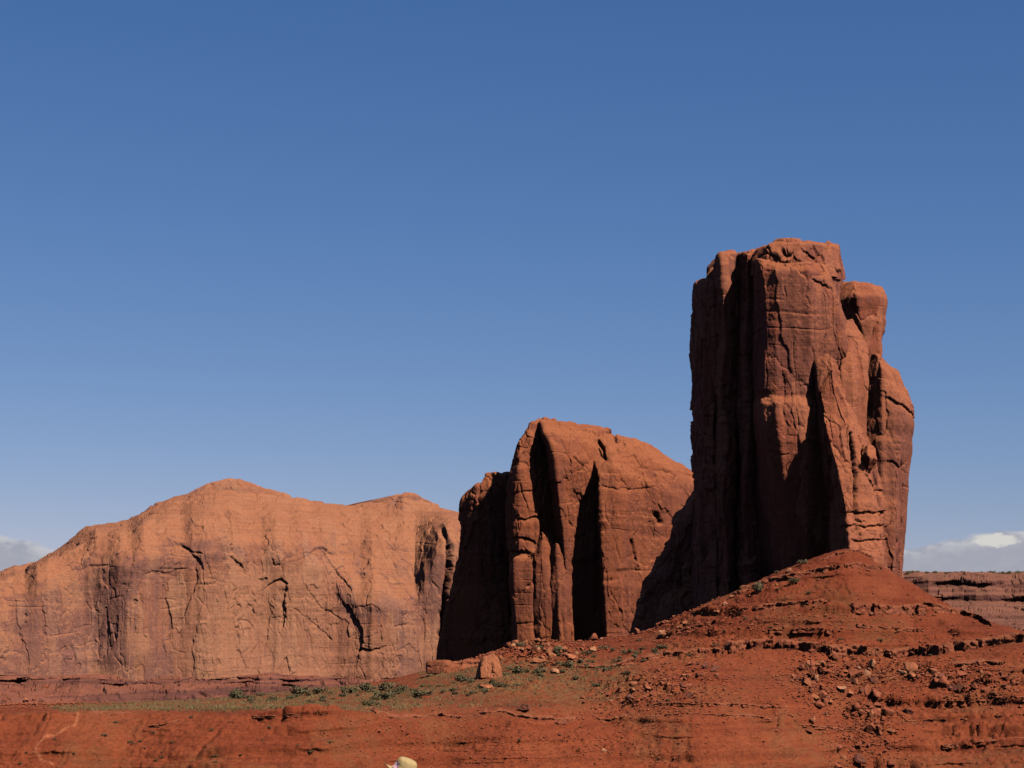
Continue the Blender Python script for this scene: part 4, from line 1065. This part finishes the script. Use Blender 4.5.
bv = [(0,0,.92,.12),(0,0,1.10,.115),(0,0,1.30,.125),(0,0,1.42,.075),(0,0.01,1.48,.05),(0,-.01,1.545,.075),(0,-.015,1.60,.082),(0,-.005,1.655,.05),
      (.17,0,1.38,.05),(.22,.02,1.12,.04),(.24,-.06,.90,.03),(-.17,0,1.38,.05),(-.22,.02,1.12,.04),(-.24,-.06,.90,.03),
      (.095,0,.84,.085),(.10,.01,.48,.055),(.10,.03,.09,.035),(-.095,0,.84,.085),(-.10,.01,.48,.055),(-.10,.03,.09,.035)]
be = [(0,1),(1,2),(2,3),(3,4),(4,5),(5,6),(6,7),(2,8),(8,9),(9,10),(2,11),(11,12),(12,13),(0,14),(14,15),(15,16),(0,17),(17,18),(18,19)]
for sgn, w_ in ((1, 10), (-1, 13)):
    x0 = sgn * .245
    b0 = len(bv); bv.append((x0, -.085, .84, .022)); be.append((w_, b0))
    for f, (dx, dl) in enumerate(((-.024, .07), (-.008, .08), (.009, .076), (.024, .06))):
        bv.append((x0 + dx, -.095, .80, .009)); bv.append((x0 + dx, -.10, .80 - dl * .5, .008)); bv.append((x0 + dx * .9, -.088, .80 - dl, .007))
        n0 = len(bv); be += [(b0, n0 - 3), (n0 - 3, n0 - 2), (n0 - 2, n0 - 1)]
    bv.append((x0 - sgn * .03, -.105, .835, .010)); bv.append((x0 - sgn * .038, -.112, .79, .008)); n0 = len(bv); be += [(b0, n0 - 2), (n0 - 2, n0 - 1)]
skin('body', bv, be, M_SKIN)
skin('shirt', [(0,0,.93,.142),(0,0,1.10,.135),(0,0,1.30,.145),(0,0,1.40,.09),(.175,0,1.385,.066),(.215,.015,1.18,.058),(-.175,0,1.385,.066),(-.215,.015,1.18,.058)], [(0,1),(1,2),(2,3),(2,4),(4,5),(2,6),(6,7)], M_SHIRT)
skin('trousers', [(0,0,.93,.138),(.098,0,.82,.10),(.10,.01,.48,.072),(.10,.03,.10,.055),(-.098,0,.82,.10),(-.10,.01,.48,.072),(-.10,.03,.10,.055)], [(0,1),(1,2),(2,3),(0,4),(4,5),(5,6)], M_JEANS)
for sgn in (-1, 1): skin('shoe', [(sgn*.10,.06,.04,.045),(sgn*.10,-.03,.045,.05),(sgn*.105,-.14,.035,.042)], [(0,1),(1,2)], M_SHOE)
skin('hair', [(0,.03,1.64,.085),(0,.045,1.57,.085),(0,.055,1.48,.06)], [(0,1),(1,2)], M_HAIR)
def lathe(name, prof, mat, parent, n=40, loc=(0,0,0), rot=(0,0,0), wav=0.0):
    V, F = [], []
    for i, (r_, z_) in enumerate(prof):
        for k in range(n):
            a = 2 * math.pi * k / n
            V.append((r_ * math.cos(a), r_ * 0.92 * math.sin(a), z_ + wav * max(0, r_ - .1) * math.sin(2 * a + .6)))
    for i in range(len(prof) - 1):
        for k in range(n): F.append((i * n + k, i * n + (k + 1) % n, (i + 1) * n + (k + 1) % n, (i + 1) * n + k))
    me = bpy.data.meshes.new(name); me.from_pydata(V, [], F); me.materials.append(mat)
    me.polygons.foreach_set('use_smooth', [True] * len(F))
    o = put(name, me, parent, loc); o.rotation_euler = rot
    return o
hat = lathe('hat', [(.001,.119),(.05,.12),(.084,.115),(.101,.100),(.111,.06),(.118,.005),(.15,-.004),(.20,-.012),(.225,-.006),(.225,.0),(.20,-.006),(.15,.003),(.121,.012)], M_STRAW, pr, loc=(0.0, -.01, HT - .168), rot=(R(9), R(21), 0), wav=.25)
hat.scale = (1.12, 1.12, 1.3)
lathe('ribbon', [(.1185,.012),(.1165,.032),(.1155,.036)], M_PINK, hat)
fl = []
bmV, bmF = [], []
for k in range(7):
    a = 2 * math.pi * k / 7; i0 = len(bmV); c_, q_ = math.cos(a), math.sin(a)
    bmV += [(0,0,0),(c_*.02-q_*.012,q_*.02+c_*.012,.006),(c_*.036,q_*.036,.012),(c_*.02+q_*.012,q_*.02-c_*.012,.006)]; bmF.append((i0,i0+1,i0+2,i0+3))
me = bpy.data.meshes.new('flower'); me.from_pydata(bmV, [], bmF); me.materials.append(M_PINK)
o = put('flower', me, hat, (-.085, -.085, .045)); o.rotation_euler = (R(70), 0, R(-45)); o.scale = (1.3, 1.3, 1.3)
